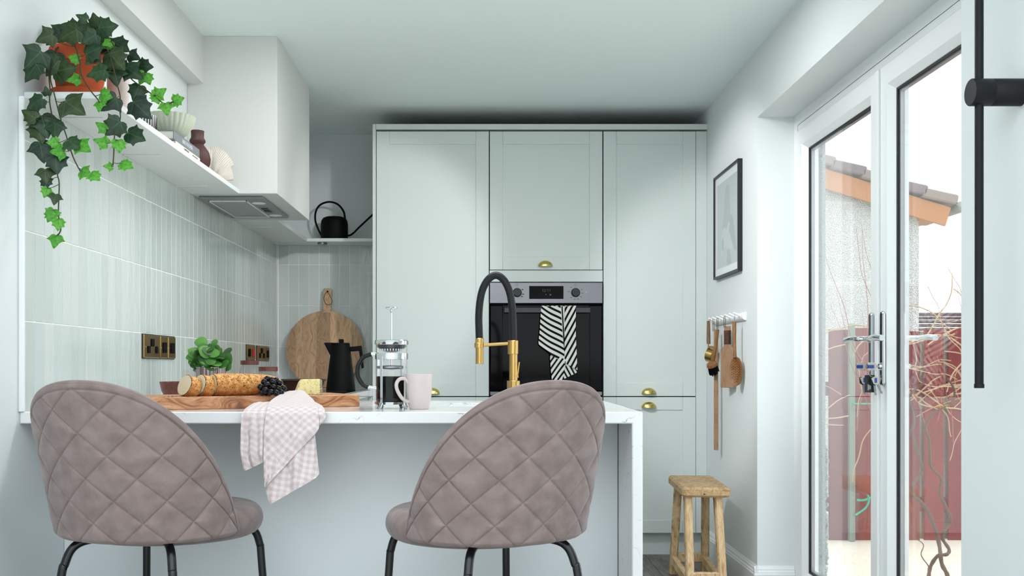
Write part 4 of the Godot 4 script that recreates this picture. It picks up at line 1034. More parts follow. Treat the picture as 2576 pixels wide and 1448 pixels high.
func backsplash_things() -> void:
	socket_plate("wall_socket", "brass socket with two rocker switches nearest the plant, above the wooden bowl", 3.617, 3.99, 1.032, 1.122, [[3.617, 3.80, 3], [3.802, 3.893, 1], [3.895, 3.99, 1]])
	socket_plate("cooker_switch", "brass plate with a red rocker switch above the glass jars", 5.187, 5.375, 1.038, 1.119, [[5.187, 5.28, 1], [5.28, 5.375, 2]])
	socket_plate("wall_socket", "brass socket and switch nearest the corner, right of the red switch", 5.42, 5.72, 1.036, 1.118, [[5.42, 5.62, 3], [5.622, 5.72, 1]])
	# red wood bowl
	var c := Vector3(-0.9987, HC, -3.31)
	var st := mb(); lathe(st, [Vector2(0, 0), Vector2(0.032, 0), Vector2(0.044, 0.014), Vector2(0.058, 0.042), Vector2(0.0645, 0.071), Vector2(0.0615, 0.072), Vector2(0.054, 0.044), Vector2(0.03, 0.012), Vector2(0, 0.009)], 48, Transform3D(Basis.IDENTITY, c), null, 50.0)
	tag(obj(st, "wooden_bowl", M.redwood), "small reddish brown wooden bowl behind the left end of the chopping board", "bowl")
	# preserving jar with a screw thread
	c = Vector3(-1.02, HC, -3.5)
	var t := thing("preserving_jar", "small clear jar half hidden between the wooden bowl and the basil", "jar", c)
	st = mb(); lathe(st, [Vector2(0, 0), Vector2(0.024, 0), Vector2(0.0285, 0.004), Vector2(0.029, 0.078), Vector2(0.0262, 0.088), Vector2(0.0278, 0.092), Vector2(0.0262, 0.096), Vector2(0.0278, 0.1), Vector2(0.0262, 0.104), Vector2(0.0262, 0.11)], 40, Transform3D(Basis.IDENTITY, c)); obj(st, "glass", M.glass, t)
	st = mb(); lathe(st, [Vector2(0, 0.003), Vector2(0.026, 0.004), Vector2(0.0265, 0.07), Vector2(0, 0.072)], 32, Transform3D(Basis.IDENTITY, c)); obj(st, "contents", mk(c8(44, 48, 44), 0.8), t)
	# basil in a fluted metal pot
	c = Vector3(-1.003, HC, -3.70)
	t = thing("basil_plant", "leafy green basil in a fluted metal pot by the tiles", "potted herb", c)
	var flute := func(a: float, y: float) -> float: return 1.0 + 0.045 * cos(a * 24.0)
	st = mb(); lathe(st, [Vector2(0, 0), Vector2(0.036, 0), Vector2(0.04, 0.004), Vector2(0.050, 0.06), Vector2(0.0515, 0.115), Vector2(0.0535, 0.12), Vector2(0.05, 0.121), Vector2(0.047, 0.105), Vector2(0, 0.1)], 156, Transform3D(Basis.IDENTITY, c), flute, 40.0); obj(st, "pot", mk(c8(150, 138, 140), 0.12, 1.0), t)
	st = mb(); lathe(st, [Vector2(0.046, 0.104), Vector2(0.03, 0.109), Vector2(0, 0.11)], 24, Transform3D(Basis.IDENTITY, c)); obj(st, "soil", mk(c8(40, 30, 24), 0.95), t)
	var lm := leaf_mesh(0)
	var cols := [mk(c8(40, 84, 28), 0.5), mk(c8(58, 112, 38), 0.5), mk(c8(84, 144, 56), 0.5)]
	for m in cols: m.backlight_enabled = true; m.backlight = c8(40, 70, 20)
	for k in 11:
		var a := TAU * k / 11.0 + rnd(-0.2, 0.2)
		var top := c + Vector3(sin(a) * rnd(0.02, 0.06), rnd(0.14, 0.175), cos(a) * rnd(0.02, 0.06))
		if k == 0: top = c + Vector3(0.0, 0.205, 0.02)
		st = mb(); tube(st, spline([c + Vector3(sin(a) * 0.015, 0.105, cos(a) * 0.015), c + Vector3(sin(a) * 0.02, 0.135, cos(a) * 0.02), top], 4), 0.0017, 6); obj(st, "stem", cols[1], t)
		for j in 7:
			var o := MeshInstance3D.new(); o.mesh = lm
			var p := top + Vector3(rnd(-0.012, 0.012), rnd(-0.035, 0.006), rnd(-0.012, 0.012))
			var an := rnd(0, TAU)
			var dir := Vector3(sin(an), rnd(-0.5, 0.6), 0.3 + 0.5 * absf(cos(an))).normalized()
			var fc := Vector3(rnd(-0.4, 0.4), rnd(0.2, 0.9), 0.9)
			o.position = p
			o.transform.basis = aim(dir, fc) * Basis.from_scale(Vector3.ONE * rnd(0.036, 0.054))
			put(o, "leaf", cols[rng.randi() % 3], t)
	# two ribbed glass jars with wooden lids
	for e in [[Vector3(-0.99, HC, -4.25), 0.1475, 0.0375, "ribbed glass jar with dark wooden lid, the taller one under the red switch"], [Vector3(-0.882, HC, -4.11), 0.121, 0.0385, "ribbed glass jar with dark wooden lid, the lower one right of its twin"]]:
		var jg := pane(Color(0.3, 0.34, 0.33), 0.13, 0.0)
		var j := thing("storage_jar", e[3], "jar", e[0], "ribbed glass jars with wooden lids")
		var hgt: float = e[1]; var r: float = e[2]
		var rib := func(a: float, y: float) -> float: return 1.0 + 0.05 * cos(a * 14.0)
		st = mb(); lathe(st, [Vector2(0, 0), Vector2(r * 0.8, 0), Vector2(r * 1.02, 0.01), Vector2(r * 1.14, hgt * 0.3), Vector2(r * 1.12, hgt * 0.6), Vector2(r * 0.95, hgt * 0.78), Vector2(r * 0.82, hgt - 0.017)], 96, Transform3D(Basis.IDENTITY, e[0]), rib, 40.0); obj(st, "glass", jg, j)
		st = mb(); lathe(st, [Vector2(0, hgt - 0.018), Vector2(r - 0.001, hgt - 0.018), Vector2(r, hgt - 0.017), Vector2(r, hgt - 0.0015), Vector2(r - 0.0015, hgt), Vector2(0, hgt)], 40, Transform3D(Basis.IDENTITY, e[0])); obj(st, "lid", M.redwood, j)
	# round serving board leaning in the corner
	var tilt := Transform3D(Basis(Vector3(1, 0, 0), deg_to_rad(-8.0)), Vector3((818.0 - 1222.0) / 430.0, HC, -5.885))
	t = thing("round_board", "big round wooden serving board with a handle leaning in the tiled corner", "serving board", tilt.origin)
	var R := 0.2255; var cy := R
	var ed := [-0.2255, -0.166, -0.123, -0.046, 0.031, 0.111, 0.157, 0.2255]
	for k in 7:
		var pl := []
		var n := 10
		for i in n + 1:
			var x: float = lerpf(ed[k], ed[k + 1], float(i) / n); pl.append(Vector2(x, cy + sqrt(maxf(0, R * R - x * x))))
		for i in n + 1:
			var x: float = lerpf(ed[k + 1], ed[k], float(i) / n); pl.append(Vector2(x, cy - sqrt(maxf(0, R * R - x * x))))
		if k == 0 or k == 6:
			var q := []
			for p in pl:
				if q.is_empty() or (p as Vector2).distance_to(q[-1]) > 1e-4: q.append(p)
			if (q[0] as Vector2).distance_to(q[-1]) < 1e-4: q.pop_back()
			pl = q
		uvo = Vector2(rnd(0, 4), rnd(0, 4))
		st = mb(); extr(st, pl, 0.0, 0.018, tilt); obj(st, "plank", M.teak[[2, 0, 0, 2, 1, 1, 0][k]], t)
	var hx := (823.0 - 818.0) / 430.0
	st = mb(); extr(st, [Vector2(hx - 0.021, cy + R - 0.012), Vector2(hx + 0.021, cy + R - 0.012), Vector2(hx + 0.024, cy + R + 0.04), Vector2(hx + 0.026, cy + R + 0.128), Vector2(hx + 0.02, cy + R + 0.134), Vector2(hx - 0.021, cy + R + 0.134), Vector2(hx - 0.026, cy + R + 0.128), Vector2(hx - 0.026, cy + R + 0.04)], -0.0005, 0.0185, tilt, 0.002); var hnd := obj(st, "handle", M.teak[0], t)
	uvo = Vector2.ZERO
	var lp := []
	for e in [[0.0, 0.115, 0.02], [-0.014, 0.10, 0.022], [-0.020, 0.07, 0.021], [-0.008, 0.042, 0.021], [0.012, 0.036, 0.021], [0.028, 0.05, 0.02], [0.024, 0.072, 0.02], [0.004, 0.108, 0.02]]: lp.append(tilt * Vector3(hx + e[0], cy + R + e[1], e[2]))
	st = mb(); tube(st, spline(lp, 5), 0.0014, 6); obj(st, "leather_loop", mk(c8(58, 40, 30), 0.7), hnd)
	st = mb(); lathe(st, [Vector2(0.006, 0), Vector2(0.006, 0.0006), Vector2(0, 0.0007)], 16, tilt * Transform3D(Basis(Vector3(1, 0, 0), PI / 2), Vector3(hx, cy + R + 0.115, 0.0182))); obj(st, "hole", mk(c8(30, 22, 16), 0.9), hnd)
	# faceted black pot on the hob
	c = Vector3((857.0 - 1222.0) / 505.0, HC + 0.0052, -5.05)
	t = thing("coffee_maker", "faceted matt black stovetop coffee pot in front of the round board", "coffee pot", c)
	var bt := Transform3D(Basis.IDENTITY, c)
	st = mb(); lathe(st, [Vector2(0, 0), Vector2(0.073, 0), Vector2(0.0735, 0.003), Vector2(0.0455, 0.232), Vector2(0.044, 0.235), Vector2(0, 0.236)], 12, bt, null, 0.0)
	obj(st, "body", M.blackmatt, t)
	st = mb(); extr(st, [Vector2(-0.038, 0.236), Vector2(-0.0795, 0.236), Vector2(-0.0795, 0.231), Vector2(-0.052, 0.177), Vector2(-0.04, 0.15)], -0.02, 0.02, bt, 0.004); obj(st, "spout", M.blackmatt, t)
	st = mb(); box(st, c + Vector3(0.003, 0.244, 0), Vector3(0.023, 0.02, 0.023), 0.003); obj(st, "lid_knob", M.blackmatt, t)
	st = mb(); extr(st, [Vector2(0.044, 0.215), Vector2(0.104, 0.221), Vector2(0.106, 0.215), Vector2(0.115, 0.112), Vector2(0.105, 0.108), Vector2(0.092, 0.195), Vector2(0.046, 0.192)], -0.011, 0.011, bt, 0.003); obj(st, "handle", M.blackmatt, t)
	# watering can on the short shelf
	c = Vector3((841.0 - 1222.0) / 433.0, HS + 0.0187, -5.893)
	t = thing("watering_can", "small matt black watering can with hoop handle on the corner shelf", "watering can", c)
	st = mb(); lathe(st, [Vector2(0, 0), Vector2(0.077, 0), Vector2(0.0785, 0.003), Vector2(0.0785, 0.09), Vector2(0.0755, 0.112), Vector2(0.066, 0.127), Vector2(0.05, 0.134), Vector2(0, 0.137)], 48, Transform3D(Basis.IDENTITY, c)); obj(st, "body", M.blackmatt, t)
	var hp := []
	for e in [[809, 593], [800, 575], [793, 553], [795, 530], [807, 514], [829, 507.5], [850, 514], [864, 531], [868, 551], [868, 560]]: hp.append(W(e[0], e[1], 5.893))
	st = mb(); tube(st, spline(hp, 6), 0.0058, 12); obj(st, "hoop_handle", M.blackmatt, t)
	st = mb(); tube(st, spline([W(868, 592, 5.893), W(880, 591.5, 5.893), W(890, 585, 5.89), W(905, 570, 5.885), W(936, 541, 5.88), W(948, 529, 5.88)], 5), 0.0055, 12); obj(st, "spout", M.blackmatt, t)

func aim(dir: Vector3, face_: Vector3) -> Basis:       # local y along dir, local z towards face_
	var y := dir.normalized()
	var x := y.cross(face_).normalized()
	return Basis(x, y, x.cross(y))

# ---------- shelf ornaments ----------
func shelf_things() -> void:
	var y := HS + 0.0187
	# speckled planter behind the ivy
	var c := Vector3(-1.07, y, -2.95)
	var sp := mk(Color.WHITE, 0.7)
	var im := Image.create(256, 256, false, Image.FORMAT_RGB8); im.fill(c8(222, 208, 202))
	for k in 260:
		var w := 1 + rng.randi() % 3
		im.fill_rect(Rect2i(rng.randi() % 252, rng.randi() % 252, w, 1 + rng.randi() % 3), c8(72, 64, 62))
	sp.albedo_texture = ImageTexture.create_from_image(im); sp.uv1_scale = Vector3(0.34, 9.0, 1)
	var st := mb(); lathe(st, [Vector2(0, 0), Vector2(0.03, 0), Vector2(0.031, 0.002), Vector2(0.031, 0.178), Vector2(0.03, 0.18), Vector2(0.027, 0.179), Vector2(0.026, 0.15), Vector2(0, 0.149)], 48, Transform3D(Basis.IDENTITY, c), null, 40.0)
	tag(obj(st, "speckled_vase", sp), "pale pink speckled cylinder vase partly behind the ivy", "vase")
	# striped cup
	c = Vector3(-1.082, y, -3.2)
	var t := thing("striped_cup", "small black and white ribbed cup beside the sage bowl", "cup", c)
	st = mb(); lathe(st, [Vector2(0, 0), Vector2(0.036, 0), Vector2(0.04, 0.004), Vector2(0.042, 0.053), Vector2(0.04, 0.054), Vector2(0.038, 0.01), Vector2(0, 0.008)], 40, Transform3D(Basis.IDENTITY, c)); obj(st, "body", mk(c8(226, 224, 220), 0.5), t)
	for k in 30:
		st = mb(); box(st, Vector3(0, 0.028, 0.0413), Vector3(0.0042, 0.05, 0.0024), 0.0008, Transform3D(Basis(Vector3.UP, TAU * k / 30.0), c)); obj(st, "rib", M.black, t)
	# two books lying down, spines to the room
	var xs := -1.035
	var spec := [["book", "cream spined book at the bottom of the two on the shelf", 0.0002, 0.0176, c8(226, 228, 204), "SCANDI RUSTIC", c8(40, 42, 40), 3.385, 3.672], ["book", "grey spined book on top of the cream one, under the ribbed bowl", 0.0178, 0.0478, c8(122, 127, 131), "MADE FOR LIVING", c8(206, 210, 212), 3.364, 3.664]]
	for e in spec:
		var b := thing("book", e[1], "book", Vector3(xs, y + e[2], -(e[7] + e[8]) * 0.5), "books lying on the shelf")
		var y0: float = y + e[2]; var y1: float = y + e[3]
		var cm := mk(e[4], 0.6)
		st = mb(); bxc(st, Vector3(-1.222, y0, -e[7]), Vector3(xs, y0 + 0.0024, -e[8]), 0.0006); bxc(st, Vector3(-1.222, y1 - 0.0024, -e[7]), Vector3(xs, y1, -e[8]), 0.0006); bxc(st, Vector3(xs - 0.003, y0 + 0.0008, -e[7]), Vector3(xs, y1 - 0.0008, -e[8]), 0.0006)
		var cv := obj(st, "cover", cm, b)
		st = mb(); bxc(st, Vector3(-1.22, y0 + 0.0024, -e[7] - 0.004), Vector3(xs - 0.003, y1 - 0.0024, -e[8] + 0.004)); obj(st, "pages", bump(mk(c8(232, 230, 222), 0.9), noise_tex(0.3, 2, 91, 128), 0.05, 20.0), b)
		var hh: float = (e[3] - e[2]) * 0.42
		words(e[5], hh, 0.0006, mk(e[6], 0.6), cv, Transform3D(Basis(Vector3(0, 0, -1) * 0.85, Vector3.UP, Vector3(1, 0, 0)), Vector3(xs + 0.0002, (y0 + y1) * 0.5, -e[7] - (0.155 if e[3] > 0.03 else 0.12))), "title")
		if e[3] < 0.03:
			st = mb()
			for k in 9: box(st, Vector3(xs + 0.0002, (y0 + y1) * 0.5, -e[7] - 0.195 - k * 0.0075), Vector3(0.0008, 0.0032, 0.005))
			obj(st, "author_line", M.black, cv)
	# sage scalloped bowl on the books
	c = Vector3(-1.09, y + 0.0482, -3.5)
	var flute := func(a: float, yy: float) -> float: return 1.0 + 0.045 * (absf(sin(a * 14.0)) - 0.6) * clampf(yy / 0.03, 0, 1)
	st = mb(); lathe(st, [Vector2(0, 0), Vector2(0.03, 0), Vector2(0.038, 0.003), Vector2(0.06, 0.022), Vector2(0.077, 0.048), Vector2(0.085, 0.074), Vector2(0.0865, 0.077), Vector2(0.083, 0.077), Vector2(0.073, 0.05), Vector2(0.05, 0.016), Vector2(0, 0.006)], 168, Transform3D(Basis.IDENTITY, c), flute, 60.0)
	tag(obj(st, "scalloped_bowl", mk(c8(190, 198, 178), 0.3)), "pale sage ribbed bowl with scalloped rim resting on the books", "bowl")
	# brown ridged vase
	c = Vector3(-1.092, y, -3.84)
	var pr := []
	var base := [[0.0, 0.0], [0.03, 0.0], [0.036, 0.006], [0.0465, 0.035], [0.0475, 0.052], [0.042, 0.075], [0.030, 0.094], [0.0215, 0.105], [0.0295, 0.115], [0.029, 0.120], [0.023, 0.13], [0.0235, 0.15], [0.0245, 0.156], [0.0215, 0.156], [0.019, 0.13], [0.0, 0.12]]
	for i in base.size(): pr.append(Vector2(base[i][0], base[i][1]))
	var ridge := func(a: float, yy: float) -> float: return 1.0 + 0.02 * cos(a * 44.0)
	st = mb(); lathe(st, pr, 220, Transform3D(Basis.IDENTITY, c), ridge, 75.0)
	tag(obj(st, "ridged_vase", mk(c8(72, 38, 34), 0.5)), "dark brown ridged bottle vase between the books and the shell ornament", "vase")
	# cream fan shaped ornament of overlapping folds
	c = Vector3(-1.085, y, -4.08)
	t = thing("shell_ornament", "cream ceramic shell of overlapping ribbed folds at the shelf's far end", "ornament", c)
	for k in 3:
		var g := []
		var a0 := deg_to_rad([152.0, 92.0, 48.0][k]); var a1 := deg_to_rad([62.0, 30.0, 4.0][k])
		var ro: float = [0.140, 0.138, 0.118][k]
		var dz: float = [0.0, 0.006, 0.012][k]
		for i in 15:
			var row := []
			var q := float(i) / 14
			for j in 61:
				var a := lerpf(a0, a1, j / 60.0)
				var r := 0.012 + (ro - 0.012) * q
				var rb := 0.0016 * sin(j * PI / 2.0) * q
				var bulge := 0.034 * sin(PI * pow(q, 0.8)) * sin(PI * clampf((j + 6.0) / 72.0, 0, 1))
				row.append(c + Vector3(-0.035 + r * cos(a) * 0.74 + 0.02, 0.004 + r * sin(a) * 1.02, bulge + rb + dz))
			g.append(row)
		var uv := []
		for row in g: uv.append(row.map(func(_p): return Vector2.ZERO))
		st = mb(); sheet(st, g, uv, 0.006); obj(st, "fold", mk(c8(218, 210, 199), 0.75), t)
	st = mb(); box(st, c + Vector3(0.0, 0.006, 0.004), Vector3(0.07, 0.012, 0.04), 0.005); obj(st, "foot", mk(c8(218, 210, 199), 0.75), t)

# ---------- ivy ----------
func leaf_mesh(kind: int) -> ArrayMesh:
	# half outline from stalk to tip; kind 0 oval herb leaf, 1 ivy
	var e := [[0.0, 0.0], [0.2, 0.02], [0.38, 0.14], [0.46, 0.32], [0.46, 0.5], [0.38, 0.7], [0.22, 0.87], [0.0, 1.0]]
	if kind > 0: e = [[0.0, 0.03], [0.10, -0.09], [0.24, -0.13], [0.38, -0.07], [0.46, 0.06], [0.52, 0.18], [0.66, 0.31], [0.50, 0.36], [0.36, 0.44], [0.26, 0.58], [0.20, 0.72], [0.10, 0.88], [0.0, 1.0]]
	if kind == 2: e = [[0.0, 0.03], [0.10, -0.08], [0.24, -0.12], [0.36, -0.05], [0.44, 0.08], [0.60, 0.14], [0.47, 0.28], [0.44, 0.40], [0.50, 0.56], [0.34, 0.58], [0.22, 0.70], [0.12, 0.86], [0.0, 1.0]]
	var g := []; var uv := []
	for i in e.size():
		var row := []; var ur := []
		for s in [-1.0, -0.5, 0.0, 0.5, 1.0]:
			var x: float = e[i][0] * s
			var ym := float(i) / (e.size() - 1)
			var yy: float = lerpf(ym, e[i][1], absf(s))
			row.append(Vector3(x, yy, -0.16 * absf(x) - 0.18 * yy * yy + 0.05 * sin(yy * 7.0) * absf(x)))
			ur.append(Vector2(0.5 + x * 0.6, clampf(0.15 + yy * 0.8, 0, 1)))
		g.append(row); uv.append(ur)
	var st := mb(); sheet(st, g, uv, 0.012)
	st.generate_normals(); st.index()
	return st.commit()

func leaf_tex(a: Color, b: Color, vein: Color) -> ImageTexture:
	var n := 96
	var f := FastNoiseLite.new(); f.seed = 6; f.frequency = 0.05; f.fractal_octaves = 3
	var im := Image.create(n, n, false, Image.FORMAT_RGB8)
	for y in n:
		for x in n:
			var c := a.lerp(b, clampf(0.5 + f.get_noise_2d(x, y), 0, 1))
			var p := Vector2(float(x) / n, float(y) / n)
			var o := Vector2(0.5, 0.17)
			for t in [Vector2(0.5, 0.95), Vector2(0.86, 0.42), Vector2(0.14, 0.42), Vector2(0.72, 0.10), Vector2(0.28, 0.10)]:
				var cl := Geometry2D.get_closest_point_to_segment(p, o, t)
				var d := p.distance_to(cl)
				if d < 0.018: c = c.lerp(vein, 0.65 * (1.0 - d / 0.018) * (1.0 - 0.6 * o.distance_to(cl)))
			im.set_pixel(x, y, c)
	return ImageTexture.create_from_image(im)

func ivy() -> void:
	var y := HS + 0.0187
	var c := Vector3(-1.14, y, -2.845)
	var t := thing("ivy_plant", "trailing green ivy in a terracotta pot on the shelf's near end", "potted plant", c)
	var st := mb()
	lathe(st, [Vector2(0, 0.008), Vector2(0.054, 0.008), Vector2(0.056, 0.01), Vector2(0.072, 0.103), Vector2(0.0765, 0.105), Vector2(0.080, 0.143), Vector2(0.079, 0.147), Vector2(0.074, 0.147), Vector2(0.071, 0.128), Vector2(0, 0.127)], 64, Transform3D(Basis.IDENTITY, c), null, 30.0); var pot := obj(st, "pot", M.terracotta, t)
	st = mb(); lathe(st, [Vector2(0, 0), Vector2(0.066, 0), Vector2(0.069, 0.003), Vector2(0.077, 0.027), Vector2(0.0765, 0.030), Vector2(0.073, 0.029), Vector2(0.065, 0.009), Vector2(0, 0.008)], 56, Transform3D(Basis.IDENTITY, c)); obj(st, "saucer", M.terracotta, t)
	st = mb(); lathe(st, [Vector2(0.072, 0.128), Vector2(0.04, 0.136), Vector2(0, 0.138)], 24, Transform3D(Basis.IDENTITY, c)); obj(st, "soil", mk(c8(38, 30, 26), 0.95), pot)
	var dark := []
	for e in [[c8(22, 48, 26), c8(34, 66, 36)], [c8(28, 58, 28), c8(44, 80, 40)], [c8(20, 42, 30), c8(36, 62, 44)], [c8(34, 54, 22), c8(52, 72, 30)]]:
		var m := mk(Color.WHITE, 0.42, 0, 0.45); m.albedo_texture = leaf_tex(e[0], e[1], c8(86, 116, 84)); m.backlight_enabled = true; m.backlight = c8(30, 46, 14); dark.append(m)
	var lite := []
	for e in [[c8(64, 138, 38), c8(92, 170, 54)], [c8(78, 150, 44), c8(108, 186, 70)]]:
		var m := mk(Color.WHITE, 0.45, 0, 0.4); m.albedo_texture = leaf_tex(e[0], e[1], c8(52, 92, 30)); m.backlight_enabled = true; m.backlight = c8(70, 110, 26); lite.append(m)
	var A := [30.0, 0.0, 5.793]; var B := [220.0, 80.0, 6.58]; var Cc := [30.0, 230.0, 6.294]; var D := [0.0, 440.0, 2.586]
	# stalk end, tip, light or dark, depth; read from enlargements A, B, C, D of the photo
	var L := [
		[A, 1090, 290, 925, 205, 0, 2.83], [A, 1230, 390, 1170, 175, 0, 2.86], [A, 930, 400, 685, 345, 0, 2.85], [A, 1260, 410, 1530, 360, 0, 2.84], [A, 990, 460, 1260, 330, 0, 2.88], [A, 960, 430, 655, 580, 0, 2.79], [A, 600, 505, 335, 600, 0, 2.84], [A, 1230, 500, 1010, 640, 0, 2.80],
		[A, 700, 470, 480, 640, 0, 2.90], [A, 1180, 470, 1420, 610, 0, 2.86], [A, 850, 420, 960, 620, 0, 2.92], [A, 1050, 430, 1330, 560, 0, 2.90], [A, 760, 430, 560, 600, 0, 2.92], [A, 1100, 330, 940, 470, 0, 2.9],
		[A, 430, 750, 175, 995, 0, 2.78], [A, 370, 930, 160, 1175, 0, 2.77], [A, 700, 870, 495, 1105, 0, 2.735], [A, 610, 1040, 930, 970, 0, 2.74], [A, 640, 770, 560, 1010, 0, 2.745], [A, 980, 870, 808, 805, 1, 2.735], [A, 985, 1145, 778, 1160, 1, 2.73], [A, 1080, 790, 1310, 655, 0, 2.735], [A, 1240, 800, 1060, 930, 0, 2.745], [A, 1370, 1025, 1060, 1080, 0, 2.72], [A, 1430, 610, 1300, 650, 1, 2.78], [A, 1420, 770, 1625, 1000, 0, 2.76], [A, 1480, 1000, 1530, 1245, 0, 2.78],
		[B, 430, 170, 680, 300, 0, 2.84], [B, 690, 370, 860, 440, 0, 2.83], [B, 840, 560, 1075, 570, 0, 2.85], [B, 640, 590, 915, 760, 0, 2.80], [B, 960, 700, 1035, 860, 1, 2.84], [B, 950, 680, 865, 870, 1, 2.845], [B, 860, 890, 745, 1140, 0, 2.82], [B, 1130, 1060, 1295, 935, 1, 2.8], [B, 1120, 1050, 1180, 1180, 1, 2.8], [B, 1110, 1060, 1070, 960, 1, 2.8], [B, 1415, 1150, 1590, 1090, 1, 2.79], [B, 1290, 1180, 1315, 1375, 1, 2.79], [B, 760, 1150, 1035, 1420, 0, 2.79], [B, 480, 1090, 215, 1305, 0, 2.72], [B, 215, 1030, 395, 1085, 1, 2.69], [B, 205, 1160, 175, 1315, 1, 2.69], [B, 390, 150, 230, 270, 1, 2.82], [B, 300, 250, 420, 420, 0, 2.82], [B, 250, 160, 480, 420, 0, 2.84], [B, 560, 690, 640, 460, 0, 2.86],
		[Cc, 480, 110, 205, 265, 0, 2.69], [Cc, 840, 150, 1145, 340, 0, 2.68], [Cc, 380, 430, 140, 285, 0, 2.68], [Cc, 470, 380, 570, 720, 0, 2.685], [Cc, 640, 590, 505, 430, 0, 2.69], [Cc, 690, 490, 665, 760, 0, 2.68], [Cc, 410, 510, 470, 810, 0, 2.685], [Cc, 450, 810, 495, 1120, 0, 2.685], [Cc, 740, 805, 535, 800, 1, 2.675], [Cc, 830, 950, 585, 940, 1, 2.67], [Cc, 880, 770, 1065, 890, 0, 2.67], [Cc, 1040, 820, 1235, 935, 1, 2.675], [Cc, 690, 990, 715, 1300, 0, 2.68], [Cc, 1095, 1255, 1250, 1320, 1, 2.67], [Cc, 1250, 1290, 1385, 1390, 1, 2.67], [Cc, 525, 1230, 540, 1460, 0, 2.685], [Cc, 1720, 470, 1475, 695, 0, 2.73], [Cc, 1495, 600, 1325, 475, 1, 2.72], [Cc, 1835, 650, 2100, 755, 0, 2.77], [Cc, 1510, 825, 1280, 738, 1, 2.72], [Cc, 1685, 765, 1710, 960, 1, 2.73], [Cc, 1590, 1190, 1438, 1170, 1, 2.72], [Cc, 1725, 1130, 1915, 1190, 1, 2.72], [Cc, 560, 60, 530, -90, 0, 2.70],
		[D, 312, 85, 288, 145, 1, 2.68], [D, 362, 125, 352, 192, 0, 2.68], [D, 350, 225, 308, 305, 1, 2.68], [D, 336, 235, 348, 312, 1, 2.685], [D, 382, 285, 378, 360, 1, 2.675], [D, 368, 395, 345, 474, 1, 2.675], [D, 300, 20, 296, 90, 0, 2.685]]
	var meshes := [leaf_mesh(1), leaf_mesh(2)]
	var lm2 := 0
	for e in L:
		var k: Array = e[0]
		if k == A and e[6] > 2.785: e[6] -= 0.065
		if e[3] / k[2] + k[0] < 92.0: e[6] = minf(e[6], 2.665)
		var a := W(e[1] / k[2] + k[0], e[2] / k[2] + k[1], e[6]); var b := W(e[3] / k[2] + k[0], e[4] / k[2] + k[1], e[6] - 0.012)
		var o := MeshInstance3D.new(); o.mesh = meshes[lm2 % 2]; lm2 += 1
		var face_ := Vector3(0.28 + rnd(-0.35, 0.35), 0.1 + rnd(-0.3, 0.3), 1.0)
		var ln := a.distance_to(b)
		o.transform = Transform3D(aim(b - a, face_) * Basis.from_scale(Vector3(ln * rnd(0.92, 1.08), ln, ln)), a)
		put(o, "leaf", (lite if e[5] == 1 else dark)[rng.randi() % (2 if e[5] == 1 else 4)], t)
	var stems := [
		[[151, 104, 2.83], [137, 131, 2.755], [124, 187, 2.72], [126, 225, 2.705], [125, 257, 2.70], [133, 306, 2.695], [137, 370, 2.69], [144, 436, 2.69], [149, 463, 2.69], [147, 537, 2.69], [153, 575, 2.685], [145, 593, 2.68]],
		[[158, 102, 2.83], [141, 128, 2.75], [127, 190, 2.715], [135, 230, 2.70], [154, 305, 2.69], [165, 336, 2.68], [178, 378, 2.68], [189, 406, 2.675], [202, 430, 2.675]],
		[[186, 104, 2.80], [190, 118, 2.745], [201, 155, 2.735], [204, 186, 2.73], [225, 224, 2.71], [246, 250, 2.695], [250, 258, 2.69]],
		[[256, 106, 2.80], [272, 128, 2.76], [285, 170, 2.74], [293, 206, 2.735], [302, 241, 2.735], [302, 278, 2.735], [302, 300, 2.735], [289, 335, 2.73], [286, 389, 2.725], [284, 419, 2.725]],
		[[262, 104, 2.82], [281, 106, 2.80], [311, 162, 2.81], [329, 197, 2.81], [361, 221, 2.81], [386, 240, 2.80], [416, 262, 2.795], [436, 256, 2.79]]]
	var stm := mk(c8(62, 58, 30), 0.7)
	for s in stems:
		var pts: Array = s.map(func(p): return W(p[0], p[1], p[2]))
		st = mb(); tube(st, spline(pts, 5), 0.0017, 8); obj(st, "stem", stm, t)
	st = mb()
	for e in L:          # leaf stalks: from each leaf to the nearest stem point
		var k: Array = e[0]
		var a := W(e[1] / k[2] + k[0], e[2] / k[2] + k[1], e[6])
		var best := 9.0; var bp := a
		for s in stems:
			for i in s.size() - 1:
				for q in [0.0, 0.33, 0.66]:
					var p := W(s[i][0], s[i][1], s[i][2]).lerp(W(s[i + 1][0], s[i + 1][1], s[i + 1][2]), q)
					var dd := p.distance_to(a) + maxf(0.0, a.y - p.y) * 0.6
					if dd < best: best = dd; bp = p
		if best < 0.13 and best > 0.004:
			tube(st, spline([bp, bp.lerp(a, 0.55) + Vector3(0, -0.012 * best / 0.1, 0.004), a], 4), 0.0009, 6)
	var ls := obj(st, "leaf_stalks", stm, t)
	ls.set_meta("kind", "stuff")

